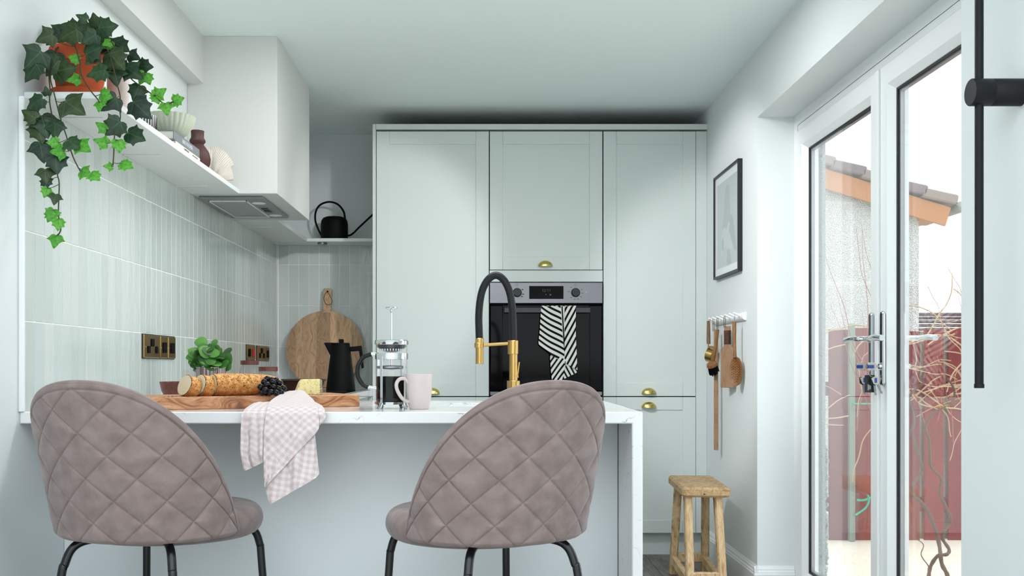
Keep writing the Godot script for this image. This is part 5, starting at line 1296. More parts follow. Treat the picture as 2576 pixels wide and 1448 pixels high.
# ---------- hook rail and what hangs on it ----------
func hook_rail() -> void:
	var ds := []
	for k in 7: ds.append(4.605 + k * 0.0865)
	var yr := 1.232
	var t := thing("peg_rail", "white half-round rail with seven pegs on the right wall", "peg rail", Vector3(XR, yr, -4.86))
	var pr := [Vector2(0, -0.019), Vector2(0, 0.019)]
	for k in 9: pr.append(Vector2(0.020 * sin(PI * (k + 0.5) / 9.0), 0.019 * cos(PI * (k + 0.5) / 9.0)))
	var st := mb(); extr(st, pr, 4.567, 5.17, Transform3D(Basis(Vector3(-1, 0, 0), Vector3.UP, Vector3(0, 0, -1)), Vector3(XR - 0.0005, yr, 0)), 0.0, true); obj(st, "rail", M.white, t)
	for d in ds:
		st = mb(); tube(st, [Vector3(XR - 0.012, yr, -d), Vector3(XR - 0.05, yr + 0.0165, -d)], 0.0052, 16); obj(st, "peg", M.white, t)
	var xh := XR - 0.043; var yh := yr + 0.0085
	var loop := func(d: float, yb: float, w: float, mat: Material, par: Node) -> void:
		var s2 := mb(); tube(s2, spline([Vector3(xh, yb, -d + w), Vector3(xh + 0.002, yh - 0.01, -d + 0.006), Vector3(xh, yh + 0.006, -d), Vector3(xh - 0.002, yh - 0.01, -d - 0.006), Vector3(xh, yb, -d - w)], 6), 0.0013, 6); obj(s2, "leather_loop", mat, par)
	var lea := mk(c8(52, 34, 26), 0.7)
	# slotted spoon on the nearest peg
	var d: float = ds[0] + 0.012
	var c := Vector3(xh, yh, -d)
	t = thing("slotted_spoon", "olive wood spoon with a pierced oval bowl hanging nearest the door", "spoon", c)
	st = mb(); tube(st, spline([Vector3(xh, 1.21, -d), Vector3(xh, 1.15, -d), Vector3(xh + 0.002, 1.09, -d), Vector3(xh + 0.002, 1.045, -d + 0.004)], 5), [0.0085, 0.009, 0.009, 0.009, 0.009, 0.0085, 0.008, 0.0078, 0.0075, 0.0072, 0.007, 0.007, 0.007, 0.0075, 0.008, 0.009], 14); obj(st, "handle", M.olive, t)
	var g := []; var uv := []
	var axis := Vector3(-0.80, 0, 0.6)           # the bowl is turned towards the room
	var side := Vector3(0.6, 0, 0.8)
	for i in 15:
		var row := []; var ur := []
		var q := float(i) / 14
		for j in 17:
			var w := (j / 8.0 - 1.0)
			var hw := 0.0345 * sqrt(maxf(0.0, 1.0 - pow(q * 2.0 - 1.0, 2.0))) + 0.001
			row.append(Vector3(xh + 0.006, 1.05 - q * 0.135, -d + 0.004) + side * w * hw + axis * (-0.013 * (1.0 - w * w) * sin(PI * q)))
			ur.append(Vector2(w * hw, q * 0.135))
		g.append(row); uv.append(ur)
	st = mb(); sheet(st, g, uv, 0.006); var bowl := obj(st, "bowl", M.olive, t)
	st = mb()
	for j in range(-3, 4):
		for i in 9:
			var q := 0.16 + 0.68 * i / 8.0 + (0.03 if j % 2 else 0.0)
			var w := j / 4.2
			var hw := 0.0345 * sqrt(maxf(0.0, 1.0 - pow(q * 2.0 - 1.0, 2.0)))
			if absf(w) * 0.0345 > hw - 0.006: continue
			var p := Vector3(xh + 0.006, 1.05 - q * 0.135, -d + 0.004) + side * w * 0.0345 + axis * (-0.013 * (1.0 - w * w) * sin(PI * q) + 0.0032)
			tube(st, [p, p + axis * 0.0006], 0.0021, 8)
	var hl := obj(st, "holes", mk(c8(46, 30, 16), 0.9), bowl); hl.set_meta("kind", "stuff")
	st = mb(); tube(st, spline([Vector3(xh, 1.205, -d - 0.004), Vector3(xh, yh + 0.006, -ds[0]), Vector3(xh, 1.205, -d + 0.004)], 5), 0.001, 6); obj(st, "wire_loop", M.chrome, t)
	# paddle board
	d = ds[2] + 0.03
	t = thing("paddle_board", "small beech paddle board with a brown leather wrapped handle", "paddle board", Vector3(xh, yh, -d))
	var pb := Transform3D(Basis(Vector3(0.28, 0, 0.96), Vector3.UP, Vector3(-0.96, 0, 0.28)), Vector3(xh + 0.012, 0, -d + 0.01))
	var sx := 0.036
	st = mb(); extr(st, [Vector2(-0.056, 0.905), Vector2(0.056, 0.905), Vector2(0.056, 1.085), Vector2(0.022, 1.106), Vector2(-0.022, 1.106), Vector2(-0.056, 1.085)], -0.006, 0.006, pb, 0.002); obj(st, "blade", M.beech, t)
	st = mb(); extr(st, [Vector2(-0.022, 1.10), Vector2(0.022, 1.10), Vector2(0.022, 1.196), Vector2(-0.022, 1.196)], -0.006, 0.006, pb, 0.002); var hd := obj(st, "handle", M.beech, t)
	st = mb()
	for k in 18: box(st, Vector3(0, 1.111 + k * 0.0037, 0), Vector3(0.047, 0.0036, 0.0145), 0.0014, pb)
	obj(st, "leather_wrap", mk(c8(74, 40, 32), 0.6), hd)
	loop.call(d - 0.005, 1.19, 0.012, lea, t)
	# washing-up brush
	d = ds[4]
	t = thing("washing_brush", "wooden washing-up brush with black bristles between paddle and long spatula", "brush", Vector3(xh, yh, -d))
	st = mb(); tube(st, spline([Vector3(xh, 1.185, -d), Vector3(xh - 0.004, 1.12, -d - 0.012), Vector3(xh - 0.012, 1.05, -d - 0.024), Vector3(xh - 0.016, 1.025, -d - 0.03)], 5), 0.0088, 12, true, 0.7); obj(st, "handle", M.olive, t)
	var hx := Transform3D(Basis(Vector3(0, 0, 1), deg_to_rad(24.0)) * Basis(Vector3(1, 0, 0), deg_to_rad(20.0)), Vector3(xh - 0.02, 1.012, -d - 0.03))
	st = mb(); lathe(st, [Vector2(0, -0.006), Vector2(0.026, -0.006), Vector2(0.028, -0.002), Vector2(0.025, 0.01), Vector2(0.014, 0.018), Vector2(0, 0.02)], 32, hx); obj(st, "head", M.olive, t)
	st = mb()
	for k in 90:
		var an := rnd(0, TAU); var r := 0.024 * sqrt(rng.randf())
		tube(st, [hx * Vector3(r * sin(an), -0.005, r * cos(an)), hx * Vector3(r * 1.1 * sin(an) - 0.003, -0.04 - rnd(0, 0.01), r * 1.1 * cos(an))], 0.0022, 5)
	var br := obj(st, "bristles", M.blackmatt, t); br.set_meta("kind", "stuff")
	loop.call(d, 1.18, 0.009, lea, t)
	# long spatula
	d = ds[5]
	t = thing("long_spatula", "long pale wooden spatula hanging lowest of the utensils", "spatula", Vector3(xh, yh, -d))
	var lsx := Transform3D(Basis(Vector3(0.6, 0, 0.8), Vector3.UP, Vector3(-0.8, 0, 0.6)), Vector3(xh + 0.008, 0, -d + 0.02))
	st = mb(); extr(st, [Vector2(-0.0125, 0.592), Vector2(0.0125, 0.592), Vector2(0.0125, 0.87), Vector2(0.011, 1.0), Vector2(0.0105, 1.186), Vector2(-0.0105, 1.19), Vector2(-0.011, 1.0), Vector2(-0.0125, 0.87)], -0.004, 0.004, lsx, 0.0018); obj(st, "blade", M.beech, t)
	loop.call(d + 0.004, 1.18, 0.01, lea, t)
	# brass measuring cups
	t = thing("measuring_cups", "brass measuring cups with dark wooden handles hanging at the far end", "measuring cups", Vector3(xh, yh, -ds[6]))
	for k in 3:
		var dd: float = ds[6] + [-0.03, 0.012, 0.05][k]; var xk: float = xh - [0.012, 0.004, -0.004][k]
		var s3: float = [1.0, 0.85, 0.7][k]
		st = mb(); tube(st, [Vector3(xk, 1.222 + k * 0.008, -dd), Vector3(xk, 1.118 + k * 0.006, -dd)], [0.0075, 0.0095], 12); var hn := obj(st, "handle", M.handle, t)
		st = mb(); tube(st, [Vector3(xk, 1.122, -dd), Vector3(xk, 1.08, -dd)], 0.003, 8); obj(st, "neck", M.brass, t)
		var cx := Transform3D(Basis(Vector3.UP, deg_to_rad(-40.0)) * Basis(Vector3(0, 0, 1), deg_to_rad(78.0)), Vector3(xk + 0.012, 1.062 - k * -0.012, -dd))
		st = mb(); lathe(st, [Vector2(0, 0), Vector2(0.033 * s3, 0), Vector2(0.035 * s3, 0.002), Vector2(0.036 * s3, 0.036 * s3), Vector2(0.0345 * s3, 0.036 * s3), Vector2(0.033 * s3, 0.003), Vector2(0, 0.002)], 36, cx * Transform3D(Basis.IDENTITY, Vector3(0, -0.02, 0))); obj(st, "cup", M.brass, t)
	st = mb(); tube(st, spline([Vector3(xh, 1.225, -ds[6] + 0.03), Vector3(xh, yh + 0.006, -ds[6]), Vector3(xh, 1.225, -ds[6] - 0.02)], 5), 0.0012, 6); obj(st, "ring", M.brass, t)

# ---------- tea towels ----------
func towels() -> void:
	# pink gingham towel: board top, worktop edge, hanging
	var n := 64
	var im := Image.create(n, n, false, Image.FORMAT_RGB8)
	for yy in n:
		for xx in n:
			var k := (1 if xx < n / 2 else 0) + (1 if yy < n / 2 else 0)
			var c: Color = [c8(226, 219, 217), c8(219, 205, 203), c8(210, 191, 188)][k]
			if (xx + yy) % 2 == 0: c = c.darkened(0.03)
			im.set_pixel(xx, yy, c)
	var gm := mk(Color.WHITE, 0.9, 0, 0.2)
	gm.albedo_texture = ImageTexture.create_from_image(im)
	gm.uv1_scale = Vector3(58, 58, 1)
	gm.rim_enabled = true; gm.rim = 0.3
	var fn := FastNoiseLite.new(); fn.seed = 77; fn.frequency = 14.0; fn.fractal_octaves = 3
	var depth := func(py: float) -> float:
		if py >= 1040.0: return 2.672
		if py > 1031.0: return lerpf(2.69, 2.672, (py - 1031.0) / 9.0)
		return lerpf(2.69, 2.992, clampf((1031.0 - py) / 41.0, 0.0, 1.05))
	var t := thing("tea_towel", "pale pink gingham tea towel draped from the chopping board over the worktop edge", "tea towel", Vector3(-0.53, 0.62, -2.68))
	var pieces := [
		["back_fold", [[340, 240, 520, 225], [225, 325, 500, 325], [206, 420, 490, 420], [202, 520, 480, 520], [198, 640, 472, 640], [205, 780, 466, 750], [232, 935, 462, 815], [250, 950, 460, 850]], 0.002, 0.0, 8.0],
		["right_fold", [[880, 150, 985, 236], [940, 230, 1050, 268], [980, 300, 1084, 300], [1000, 380, 1108, 378], [990, 470, 1045, 462]], 0.004, 0.6, 5.0],
		["lower_fold", [[640, 500, 990, 500], [560, 620, 1000, 620], [470, 800, 1022, 800], [468, 950, 1040, 960], [470, 1140, 1038, 985], [512, 1312, 1000, 1030]], 0.005, 0.12, 6.0],
		["front_fold", [[715, 128, 850, 116], [600, 176, 905, 160], [515, 240, 985, 240], [478, 320, 1028, 330], [464, 430, 1042, 430], [458, 530, 1030, 515], [455, 650, 906, 650], [455, 780, 786, 780], [458, 920, 656, 920], [464, 1050, 536, 1050], [468, 1112, 484, 1112]], 0.011, 0.75, 4.0]]
	for p in pieces:
		var rows: Array = p[1]
		var g := []; var uv := []
		var ls := []; var rs := []
		for r in rows: ls.append(Vector2(r[0], r[1])); rs.append(Vector2(r[2], r[3]))
		var L := spline(ls, 7); var R := spline(rs, 7)
		var ca := cos(p[3]); var sa := sin(p[3])
		for i in L.size():
			var row := []; var ur := []
			for j in 49:
				var q := j / 48.0
				var cr: Vector2 = L[i].lerp(R[i], q)
				var px := 560.0 + cr.x / 4.26; var py := 960.0 + cr.y / 4.26
				var hang := clampf((py - 1035.0) / 60.0, 0.0, 1.0)
				var dd: float = depth.call(py)
				var w := W(px, py, dd)
				var wr := fn.get_noise_2d(w.x, w.y * 0.6 + p[2] * 40.0) * 0.0075 * (0.4 + hang) + 0.003 * fn.get_noise_2d(w.x * 2.5 + 9.0, w.y * 1.6) + 0.005 * hang * sin(q * p[4] * 2.0 + w.y * 9.0)
				if hang > 0.0: w.z += p[2] * (0.35 + 0.65 * hang) + maxf(wr, -0.004) + 0.004
				else: w.y += p[2] * 0.5 + 0.003 + maxf(wr, -0.001) * 0.6
				row.append(w)
				var s := Vector2(w.x, w.y - w.z * 0.9)
				ur.append(Vector2(s.x * ca - s.y * sa, s.x * sa + s.y * ca))
			g.append(row); uv.append(ur)
		var st := mb(); sheet(st, g, uv, 0.0016); obj(st, p[0], gm, t)
	# striped towel on the oven handle
	var sm := mk(Color.WHITE, 0.9, 0, 0.2)
	var si := Image.create(4, 64, false, Image.FORMAT_RGB8)
	for yy in 64:
		for xx in 4: si.set_pixel(xx, yy, c8(26, 27, 29) if yy < 27 else c8(226, 228, 220))
	sm.albedo_texture = ImageTexture.create_from_image(si)
	var d0 := ZC - 0.0565
	t = thing("striped_towel", "black and white striped towel hanging over the oven handle", "tea towel", Vector3((1405.0 - 1222.0) / 474.0, 0.92, -d0))
	# corners in the plane of the towel (photo units of the cupboard front), stripe direction and spacing
	var sp := [
		["left_panel", [[1360, 771.5, 1408, 771.5], [1358, 800, 1410, 800], [1356, 835, 1413, 842], [1354, 866, 1417, 880], [1370, 880, 1418, 898], [1390, 896, 1419, 914]], 0.006, Vector2(-0.52, 0.854), 12.2],
		["middle_pleat", [[1403, 771.5, 1422, 771.5], [1406, 810, 1420, 810], [1411, 850, 1420, 850], [1416, 890, 1420, 890], [1417, 908, 1420, 910]], 0.001, Vector2(1.0, -0.06), 7.5],
		["right_panel", [[1418, 771.5, 1447, 771.5], [1418, 800, 1446, 800], [1418, 840, 1446, 840], [1418, 880, 1448, 885], [1418, 912, 1449.5, 930]], 0.005, Vector2(0.90, 0.43), 10.4],
		["tail", [[1382, 885, 1421, 905], [1382.5, 905, 1420, 920], [1384, 930, 1416, 940], [1387, 960, 1411, 960], [1389, 985, 1408, 985]], 0.0, Vector2(0.78, 0.62), 11.0],
		["inner_fold", [[1414, 900, 1440, 915], [1416, 915, 1449, 930], [1415, 935, 1449, 936], [1415, 953, 1420, 951]], -0.002, Vector2(0.90, -0.44), 9.0]]
	for p in sp:
		var ls := []; var rs := []
		for r in p[1]: ls.append(Vector2(r[0], r[1])); rs.append(Vector2(r[2], r[3]))
		var L := spline(ls, 6); var R := spline(rs, 6)
		var g := []; var uv := []
		for i in L.size():
			var row := []; var ur := []
			for j in 17:
				var cr: Vector2 = L[i].lerp(R[i], j / 16.0)
				var w := Vector3(kx(cr.x), ky(cr.y), -d0 + p[2] + 0.004 * sin(cr.x * 0.09 + i * 0.12))
				row.append(w)
				ur.append(Vector2(0.5, (cr.dot(p[3]) + 2.2 * sin(cr.x * 0.09) * 0.6) / p[4]))
			g.append(row); uv.append(ur)
		var st := mb(); sheet(st, g, uv, 0.0018); obj(st, p[0], sm, t)
	# the turn over the bar and the short back half
	var gb := []; var ub := []
	for i in 9:
		var row := []; var ur := []
		var w := PI * i / 8.0
		for j in 25:
			row.append(Vector3(kx(1360 + 87.0 * j / 24.0), ky(773.5) + 0.0075 * sin(w), -ZC + 0.045 + 0.0105 * cos(w))); ur.append(Vector2(0.5, j * 0.32 + i * 0.1))
		gb.append(row); ub.append(ur)
	for i in 6:
		var row := []; var ur := []
		for j in 25:
			row.append(Vector3(kx(1360 + 87.0 * j / 24.0), ky(773.5) - 0.03 * (i + 1), -ZC + 0.0345)); ur.append(Vector2(0.5, j * 0.32 + (i + 9) * 0.3))
		gb.append(row); ub.append(ur)
	var st2 := mb(); sheet(st2, gb, ub, 0.0018); obj(st2, "turnover", sm, t)

# ---------- helpers ----------
func W(px: float, py: float, d: float) -> Vector3:   # a point of the photo at a real distance d from the camera
	return Vector3((px - 1222.0) * d / F, 1.0 - (py - 924.0) * d / F, -d)

func rnd(a: float, b: float) -> float:
	return rng.randf_range(a, b)

func mb() -> SurfaceTool:
	var st := SurfaceTool.new()
	st.begin(Mesh.PRIMITIVE_TRIANGLES)
	return st

func vtx(st: SurfaceTool, p: Vector3, uv := Vector2.ZERO) -> void:
	st.set_uv(uv)
	st.add_vertex(p)

# triangle whose outside is seen counter-clockwise
func tri(st: SurfaceTool, a: Vector3, b: Vector3, c: Vector3, ua := Vector2.ZERO, ub := Vector2.ZERO, uc := Vector2.ZERO) -> void:
	vtx(st, a, ua); vtx(st, c, uc); vtx(st, b, ub)

func puv(p: Vector3, n: Vector3) -> Vector2:
	var a := n.abs()
	if a.x >= a.y and a.x >= a.z: return Vector2(p.z, p.y) + uvo
	if a.y >= a.z: return Vector2(p.x, p.z) + uvo
	return Vector2(p.x, p.y) + uvo

# flat convex polygon turned towards «out»
func face(st: SurfaceTool, pts: Array, out: Vector3, xf := Transform3D.IDENTITY, smooth := -1) -> void:
	st.set_smooth_group(smooth)
	var n := Vector3.ZERO
	for i in range(1, pts.size() - 1):
		n += (pts[i] - pts[0]).cross(pts[i + 1] - pts[0])
	var flip := n.dot(out) < 0.0
	if xf.basis.determinant() < 0.0: flip = not flip
	for i in range(1, pts.size() - 1):
		var a: Vector3 = pts[0]; var b: Vector3 = pts[i]; var c: Vector3 = pts[i + 1]
		if flip:
			var t := b; b = c; c = t
		tri(st, xf * a, xf * b, xf * c, puv(a, n), puv(b, n), puv(c, n))

func box(st: SurfaceTool, c: Vector3, s: Vector3, b := 0.0, xf := Transform3D.IDENTITY) -> void:
	var h := s * 0.5
	if b <= 0.0:
		for ax in 3:
			for sg in [-1.0, 1.0]:
				var o := Vector3.ZERO; o[ax] = sg
				var u := (ax + 1) % 3; var v := (ax + 2) % 3
				var q := []
				for k in [[-1, -1], [1, -1], [1, 1], [-1, 1]]:
					var p := c; p[ax] += sg * h[ax]; p[u] += k[0] * h[u]; p[v] += k[1] * h[v]
					q.append(p)
				face(st, q, o, xf)
		return
	b = minf(b, minf(h.x, minf(h.y, h.z)) * 0.98)
	var V := func(sx: float, sy: float, sz: float, ax: int) -> Vector3:
		var p := Vector3(sx * (h.x - b), sy * (h.y - b), sz * (h.z - b))
		p[ax] = [sx, sy, sz][ax] * h[ax]
		return c + p
	for ax in 3:
		var u := (ax + 1) % 3; var v := (ax + 2) % 3
		for sg in [-1.0, 1.0]:
			var q := []
			for k in [[-1, -1], [1, -1], [1, 1], [-1, 1]]:
				var s3 := [0.0, 0.0, 0.0]; s3[ax] = sg; s3[u] = k[0]; s3[v] = k[1]
				q.append(V.call(s3[0], s3[1], s3[2], ax))
			var o := Vector3.ZERO; o[ax] = sg
			face(st, q, o, xf)
		for su in [-1.0, 1.0]:        # edges that run along ax
			for sv in [-1.0, 1.0]:
				var q2 := []
				for k in [[-1, u], [1, u], [1, v], [-1, v]]:
					var s4 := [0.0, 0.0, 0.0]; s4[ax] = k[0]; s4[u] = su; s4[v] = sv
					q2.append(V.call(s4[0], s4[1], s4[2], k[1]))
				var o2 := Vector3.ZERO; o2[u] = su; o2[v] = sv
				face(st, q2, o2, xf)
	for sx in [-1.0, 1.0]:
		for sy in [-1.0, 1.0]:
			for sz in [-1.0, 1.0]:
				face(st, [V.call(sx, sy, sz, 0), V.call(sx, sy, sz, 1), V.call(sx, sy, sz, 2)], Vector3(sx, sy, sz), xf)

# box between two corners
func bxc(st: SurfaceTool, a: Vector3, b: Vector3, bev := 0.0) -> void:
	box(st, (a + b) * 0.5, (b - a).abs(), bev)

# turned profile: points (radius, height), outside to the right of the way up
func lathe(st: SurfaceTool, prof: Array, seg := 32, xf := Transform3D.IDENTITY, mod = null, sharp := 35.0) -> void:
	var grp := 1
	var ln := 0.0
	for i in prof.size() - 1:
		var p0: Vector2 = prof[i]; var p1: Vector2 = prof[i + 1]
		if i > 0:
			var pa: Vector2 = prof[i - 1]
			if absf(rad_to_deg((p0 - pa).angle_to(p1 - p0))) > sharp: grp += 1
		st.set_smooth_group(grp)
		var l1 := ln + p0.distance_to(p1)
		for k in seg:
			var a0 := TAU * k / seg; var a1 := TAU * (k + 1) / seg
			var q := []
			for e in [[p0, a0], [p0, a1], [p1, a1], [p1, a0]]:
				var r: float = e[0].x
				if mod != null: r *= mod.call(e[1], e[0].y)
				q.append(xf * Vector3(r * sin(e[1]), e[0].y, r * cos(e[1])))
			var u0 := 6.0 * k / seg; var u1 := 6.0 * (k + 1) / seg
			if p0.x > 1e-5: tri(st, q[0], q[1], q[2], Vector2(u0, ln), Vector2(u1, ln), Vector2(u1, l1))
			if p1.x > 1e-5: tri(st, q[0], q[2], q[3], Vector2(u0, ln), Vector2(u1, l1), Vector2(u0, l1))
		ln = l1

func tube(st: SurfaceTool, pts: Array, rad, seg := 12, caps := true, squash := 1.0) -> void:
	var n := pts.size()
	var ups := []
	var t0: Vector3 = (pts[1] - pts[0]).normalized()
	var up := t0.cross(Vector3(0.31, 0.2, 0.93)).normalized()
	if up.length() < 0.5: up = t0.cross(Vector3.UP).normalized()
	var rings := []
	var tl := []
	for i in n:
		var a: Vector3 = pts[maxi(i - 1, 0)]; var b: Vector3 = pts[mini(i + 1, n - 1)]
		var t := (b - a).normalized()
		up = (up - t * up.dot(t)).normalized()
		var sd := t.cross(up)
		var r: float = rad if rad is float else rad[i]
		var ring := []
		for k in seg:
			var an := TAU * k / seg
			ring.append(pts[i] + (up * cos(an) + sd * sin(an) * squash) * r)
		rings.append(ring); tl.append(t)
	st.set_smooth_group(1)
	var ln := 0.0
	for i in n - 1:
		var l1: float = ln + pts[i].distance_to(pts[i + 1])
		for k in seg:
			var k1 := (k + 1) % seg
			var u0 := float(k) / seg; var u1 := float(k + 1) / seg
			tri(st, rings[i][k], rings[i][k1], rings[i + 1][k1], Vector2(u0, ln), Vector2(u1, ln), Vector2(u1, l1))
			tri(st, rings[i][k], rings[i + 1][k1], rings[i + 1][k], Vector2(u0, ln), Vector2(u1, l1), Vector2(u0, l1))
		ln = l1
	if caps:
		face(st, rings[0], -tl[0])
		face(st, rings[n - 1], tl[n - 1])

func spline(pts: Array, sub := 6) -> Array:
	var out := []
	var n := pts.size()
	for i in n - 1:
		var a = pts[maxi(i - 1, 0)]; var b = pts[i]; var c = pts[i + 1]; var d = pts[mini(i + 2, n - 1)]
		for k in sub:
			out.append(b.cubic_interpolate(c, a, d, float(k) / sub))
	out.append(pts[n - 1])
	return out

# polygon in local x, y swept from z0 to z1, edges chamfered by b
func extr(st: SurfaceTool, poly: Array, z0: float, z1: float, xf := Transform3D.IDENTITY, b := 0.0, smooth := false) -> void:
	var pl := PackedVector2Array(poly)
	if Geometry2D.is_polygon_clockwise(pl): pl.reverse()
	var n := pl.size()
	var nb := Vector3(0, 0, signf(z1 - z0))
	var inn := PackedVector2Array()
	for i in n:
		var e0 := (pl[i] - pl[(i + n - 1) % n]).normalized(); var e1 := (pl[(i + 1) % n] - pl[i]).normalized()
		var m := Vector2(-e0.y - e1.y, e0.x + e1.x)
		m = m.normalized() / maxf(0.35, m.length() * 0.5)
		inn.append(pl[i] + m * b)
	var t := Geometry2D.triangulate_polygon(inn)
	var zs := [z0, z0 + b * nb.z, z1 - b * nb.z, z1]
	for i in range(0, t.size(), 3):
		for e in [[z0, -nb], [z1, nb]]:
			face(st, [Vector3(inn[t[i]].x, inn[t[i]].y, e[0]), Vector3(inn[t[i + 1]].x, inn[t[i + 1]].y, e[0]), Vector3(inn[t[i + 2]].x, inn[t[i + 2]].y, e[0])], e[1], xf)
	for i in n:
		var j := (i + 1) % n
		var d := pl[j] - pl[i]
		var o := Vector3(d.y, -d.x, 0)
		var sg := -1
		if smooth: sg = 3
		face(st, [Vector3(pl[i].x, pl[i].y, zs[1]), Vector3(pl[j].x, pl[j].y, zs[1]), Vector3(pl[j].x, pl[j].y, zs[2]), Vector3(pl[i].x, pl[i].y, zs[2])], o, xf, sg)
		if b > 0.0:
			face(st, [Vector3(inn[i].x, inn[i].y, z0), Vector3(inn[j].x, inn[j].y, z0), Vector3(pl[j].x, pl[j].y, zs[1]), Vector3(pl[i].x, pl[i].y, zs[1])], o - nb * d.length(), xf)
			face(st, [Vector3(inn[i].x, inn[i].y, z1), Vector3(inn[j].x, inn[j].y, z1), Vector3(pl[j].x, pl[j].y, zs[2]), Vector3(pl[i].x, pl[i].y, zs[2])], o + nb * d.length(), xf)

# a sheet of real thickness over a grid of points (rows of Vector3), with its own uvs
func sheet(st: SurfaceTool, g: Array, uvs: Array, th := 0.002) -> void:
	var R := g.size(); var C: int = g[0].size()
	var nn := []
	for i in R:
		var row := []
		for j in C:
			var du: Vector3 = g[i][mini(j + 1, C - 1)] - g[i][maxi(j - 1, 0)]
			var dv: Vector3 = g[mini(i + 1, R - 1)][j] - g[maxi(i - 1, 0)][j]
			var nv := du.cross(dv).normalized()
			row.append(nv)
		nn.append(row)
	var P := func(i: int, j: int, s: float) -> Vector3: return g[i][j] + nn[i][j] * th * 0.5 * s
	for s in [1.0, -1.0]:
		st.set_smooth_group(1 if s > 0.0 else 2)
		for i in R - 1:
			for j in C - 1:
				var a: Vector3 = P.call(i, j, s); var b: Vector3 = P.call(i, j + 1, s); var c: Vector3 = P.call(i + 1, j + 1, s); var d: Vector3 = P.call(i + 1, j, s)
				if s > 0.0:
					tri(st, a, b, c, uvs[i][j], uvs[i][j + 1], uvs[i + 1][j + 1]); tri(st, a, c, d, uvs[i][j], uvs[i + 1][j + 1], uvs[i + 1][j])
				else:
					tri(st, a, c, b, uvs[i][j], uvs[i + 1][j + 1], uvs[i][j + 1]); tri(st, a, d, c, uvs[i][j], uvs[i + 1][j], uvs[i + 1][j + 1])
	st.set_smooth_group(-1)
	var rim := []
	for j in C: rim.append(Vector2i(0, j))
	for i in range(1, R): rim.append(Vector2i(i, C - 1))
	for j in range(C - 2, -1, -1): rim.append(Vector2i(R - 1, j))
	for i in range(R - 2, 0, -1): rim.append(Vector2i(i, 0))
	for k in rim.size():
		var p: Vector2i = rim[k]; var q: Vector2i = rim[(k + 1) % rim.size()]
		var a2: Vector3 = P.call(p.x, p.y, 1.0); var b2: Vector3 = P.call(q.x, q.y, 1.0); var c2: Vector3 = P.call(q.x, q.y, -1.0); var d2: Vector3 = P.call(p.x, p.y, -1.0)
		tri(st, a2, c2, b2, uvs[p.x][p.y], uvs[q.x][q.y], uvs[q.x][q.y]); tri(st, a2, d2, c2, uvs[p.x][p.y], uvs[p.x][p.y], uvs[q.x][q.y])

# frame of four mitred members round a rectangle of plane x = const; u is the depth, v the height
func ring4(st: SurfaceTool, o: Rect2, w: float, xa: float, xb: float, slope := 0.0, xs := 0.0) -> void:
	var corner := func(r: Rect2, x: float) -> Array:
		return [Vector3(x, r.position.y, -r.position.x), Vector3(x, r.position.y, -r.end.x), Vector3(x, r.end.y, -r.end.x), Vector3(x, r.end.y, -r.position.x)]
	var i1 := o.grow(-(w - slope)); var i2 := o.grow(-w)
	var A: Array = corner.call(o, xa); var B: Array = corner.call(i1, xa); var D: Array = corner.call(o, xb); var E: Array = corner.call(i2, xb)
	var C: Array = corner.call(i2, xs if slope > 0.0 else xa)
	var mid := Vector3((xa + xb) * 0.5, o.get_center().y, -o.get_center().x)
	for k in 4:
		var l := (k + 1) % 4
		var sx := Vector3(signf(xa - xb), 0, 0)
		face(st, [A[k], A[l], B[l], B[k]], sx)
		face(st, [D[k], D[l], E[l], E[k]], -sx)
		var edge: Vector3 = (A[k] + A[l]) * 0.5 - mid; edge.x = 0.0
		face(st, [A[k], A[l], D[l], D[k]], edge)
		if slope > 0.0: face(st, [B[k], B[l], C[l], C[k]], sx * 0.5 - edge)
		face(st, [C[k], C[l], E[l], E[k]], -edge)

func obj(st: SurfaceTool, called: String, mat: Material, parent: Node = null, world := true) -> MeshInstance3D:
	st.generate_normals()
	st.index()
	var o := MeshInstance3D.new()
	o.mesh = st.commit()
	return put(o, called, mat, parent, world)

func put(o: MeshInstance3D, called: String, mat: Material, parent: Node = null, world := true) -> MeshInstance3D:
	o.material_override = mat
	if parent == null or parent == self:
		o.name = numbered(called)
		add_child(o, true)
	else:
		o.name = called
		if world:
			var n: Node = parent
			while n is Node3D and n != self:
				o.position -= (n as Node3D).position
				n = n.get_parent()
		parent.add_child(o, true)
		var sib := 0
		for ch in parent.get_children():
			if ch != o and String(ch.name).begins_with(called): sib += 1
		if sib > 0: o.name = "%s_%03d" % [called, sib]
	return o

func numbered(called: String) -> String:
	used[called] = used.get(called, -1) + 1
	return called if used[called] == 0 else "%s_%03d" % [called, used[called]]

func tag(o: Node, label: String, category: String, group := "") -> Node:
	o.set_meta("label", label)
	o.set_meta("category", category)
	if group != "": o.set_meta("group", group)
	return o

func thing(called: String, label: String, category: String, at := Vector3.ZERO, group := "") -> Node3D:
	var o := Node3D.new()
	o.name = numbered(called)
	o.position = at
	add_child(o, true)
	tag(o, label, category, group)
	return o

func struct_(o: Node, label := "") -> Node:
	o.set_meta("kind", "structure")
	if label != "": o.set_meta("label", label)
	return o

func c8(r: int, g: int, b: int) -> Color:
	return Color8(r, g, b)

func mk(col: Color, rough := 0.6, metal := 0.0, spec := 0.5) -> StandardMaterial3D:
	var m := StandardMaterial3D.new()
	m.albedo_color = col
	m.roughness = rough
	m.metallic = metal
	m.metallic_specular = spec
	return m

func pane(col := Color(1, 1, 1), alpha := 0.06, rough := 0.02) -> StandardMaterial3D:
	var m := mk(Color(col.r, col.g, col.b, alpha), rough)
	m.transparency = BaseMaterial3D.TRANSPARENCY_ALPHA
	m.cull_mode = BaseMaterial3D.CULL_DISABLED
	return m

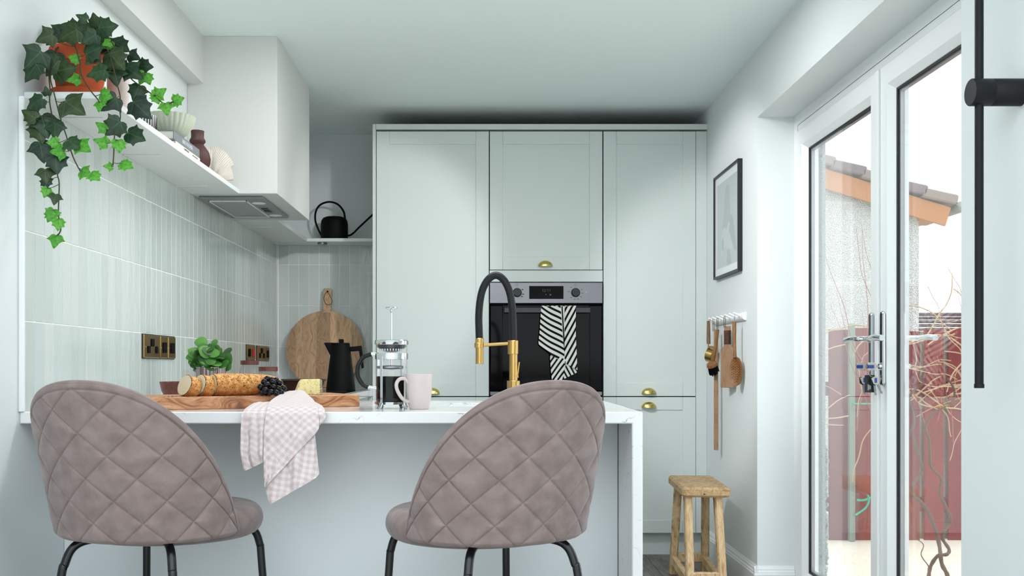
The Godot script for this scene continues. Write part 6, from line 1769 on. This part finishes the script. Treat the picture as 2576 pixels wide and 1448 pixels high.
func noise_tex(freq: float, octaves := 3, seed_ := 1, size := 256, kind := FastNoiseLite.TYPE_SIMPLEX_SMOOTH) -> NoiseTexture2D:
	var f := FastNoiseLite.new()
	f.noise_type = kind; f.frequency = freq; f.fractal_octaves = octaves; f.seed = seed_
	var t := NoiseTexture2D.new()
	t.width = size; t.height = size; t.seamless = true; t.noise = f
	return t

func bump(m: StandardMaterial3D, tex: Texture2D, cm: float, sc: float, tri_ := true) -> StandardMaterial3D:
	m.heightmap_enabled = true; m.heightmap_texture = tex; m.heightmap_scale = cm
	m.uv1_triplanar = tri_; m.uv1_scale = Vector3(sc, sc, sc)
	return m

# wood: streaks along the u axis (or v), colours from dark to light
func wood(cols: Array, seed_: int, along_v := false, streak := 14.0, knots := 0.35, w := 512, h := 256) -> ImageTexture:
	var f := FastNoiseLite.new(); f.seed = seed_; f.noise_type = FastNoiseLite.TYPE_SIMPLEX_SMOOTH; f.frequency = 1.0; f.fractal_octaves = 3
	var f2 := FastNoiseLite.new(); f2.seed = seed_ + 7; f2.noise_type = FastNoiseLite.TYPE_SIMPLEX_SMOOTH; f2.frequency = 1.0; f2.fractal_octaves = 2
	var im := Image.create(h if along_v else w, w if along_v else h, false, Image.FORMAT_RGB8)
	for y in h:
		for x in w:
			var u := float(x) / w; var v := float(y) / h
			var fade := absf(u * 2.0 - 1.0)        # meets itself at the ends
			var us := (1.0 - fade)
			var wv := f2.get_noise_2d(us * 1.6, v * 2.4) * knots
			var g := f.get_noise_2d(us * 1.5 + 3.0, (v + wv) * streak) * 0.55 + f.get_noise_2d(us * 5.0, (v + wv * 0.5) * streak * 6.0) * 0.3
			var t := clampf(0.5 + g, 0.0, 0.999) * (cols.size() - 1)
			var c: Color = cols[int(t)].lerp(cols[int(t) + 1], t - int(t))
			if f.get_noise_2d(us * 14.0, v * streak * 22.0) > 0.42: c = c.darkened(0.16)
			if along_v: im.set_pixel(y, x, c)
			else: im.set_pixel(x, y, c)
	return ImageTexture.create_from_image(im)

func wmat(tex: Texture2D, rough: float, sc: Vector3, tri_ := false) -> StandardMaterial3D:
	var m := mk(Color.WHITE, rough)
	m.albedo_texture = tex
	m.uv1_scale = sc
	m.uv1_triplanar = tri_
	return m

func words(text: String, h: float, depth: float, mat: Material, parent: Node, xf: Transform3D, called := "lettering", font_name := "Droid Sans") -> MeshInstance3D:
	var f := SystemFont.new(); f.font_names = PackedStringArray([font_name])
	var t := TextMesh.new()
	t.text = text; t.font = f; t.font_size = 32; t.pixel_size = h / 23.0; t.depth = depth; t.curve_step = 2.0
	var o := MeshInstance3D.new()
	o.mesh = t
	o.transform = xf
	put(o, called, mat, parent, true)
	return o
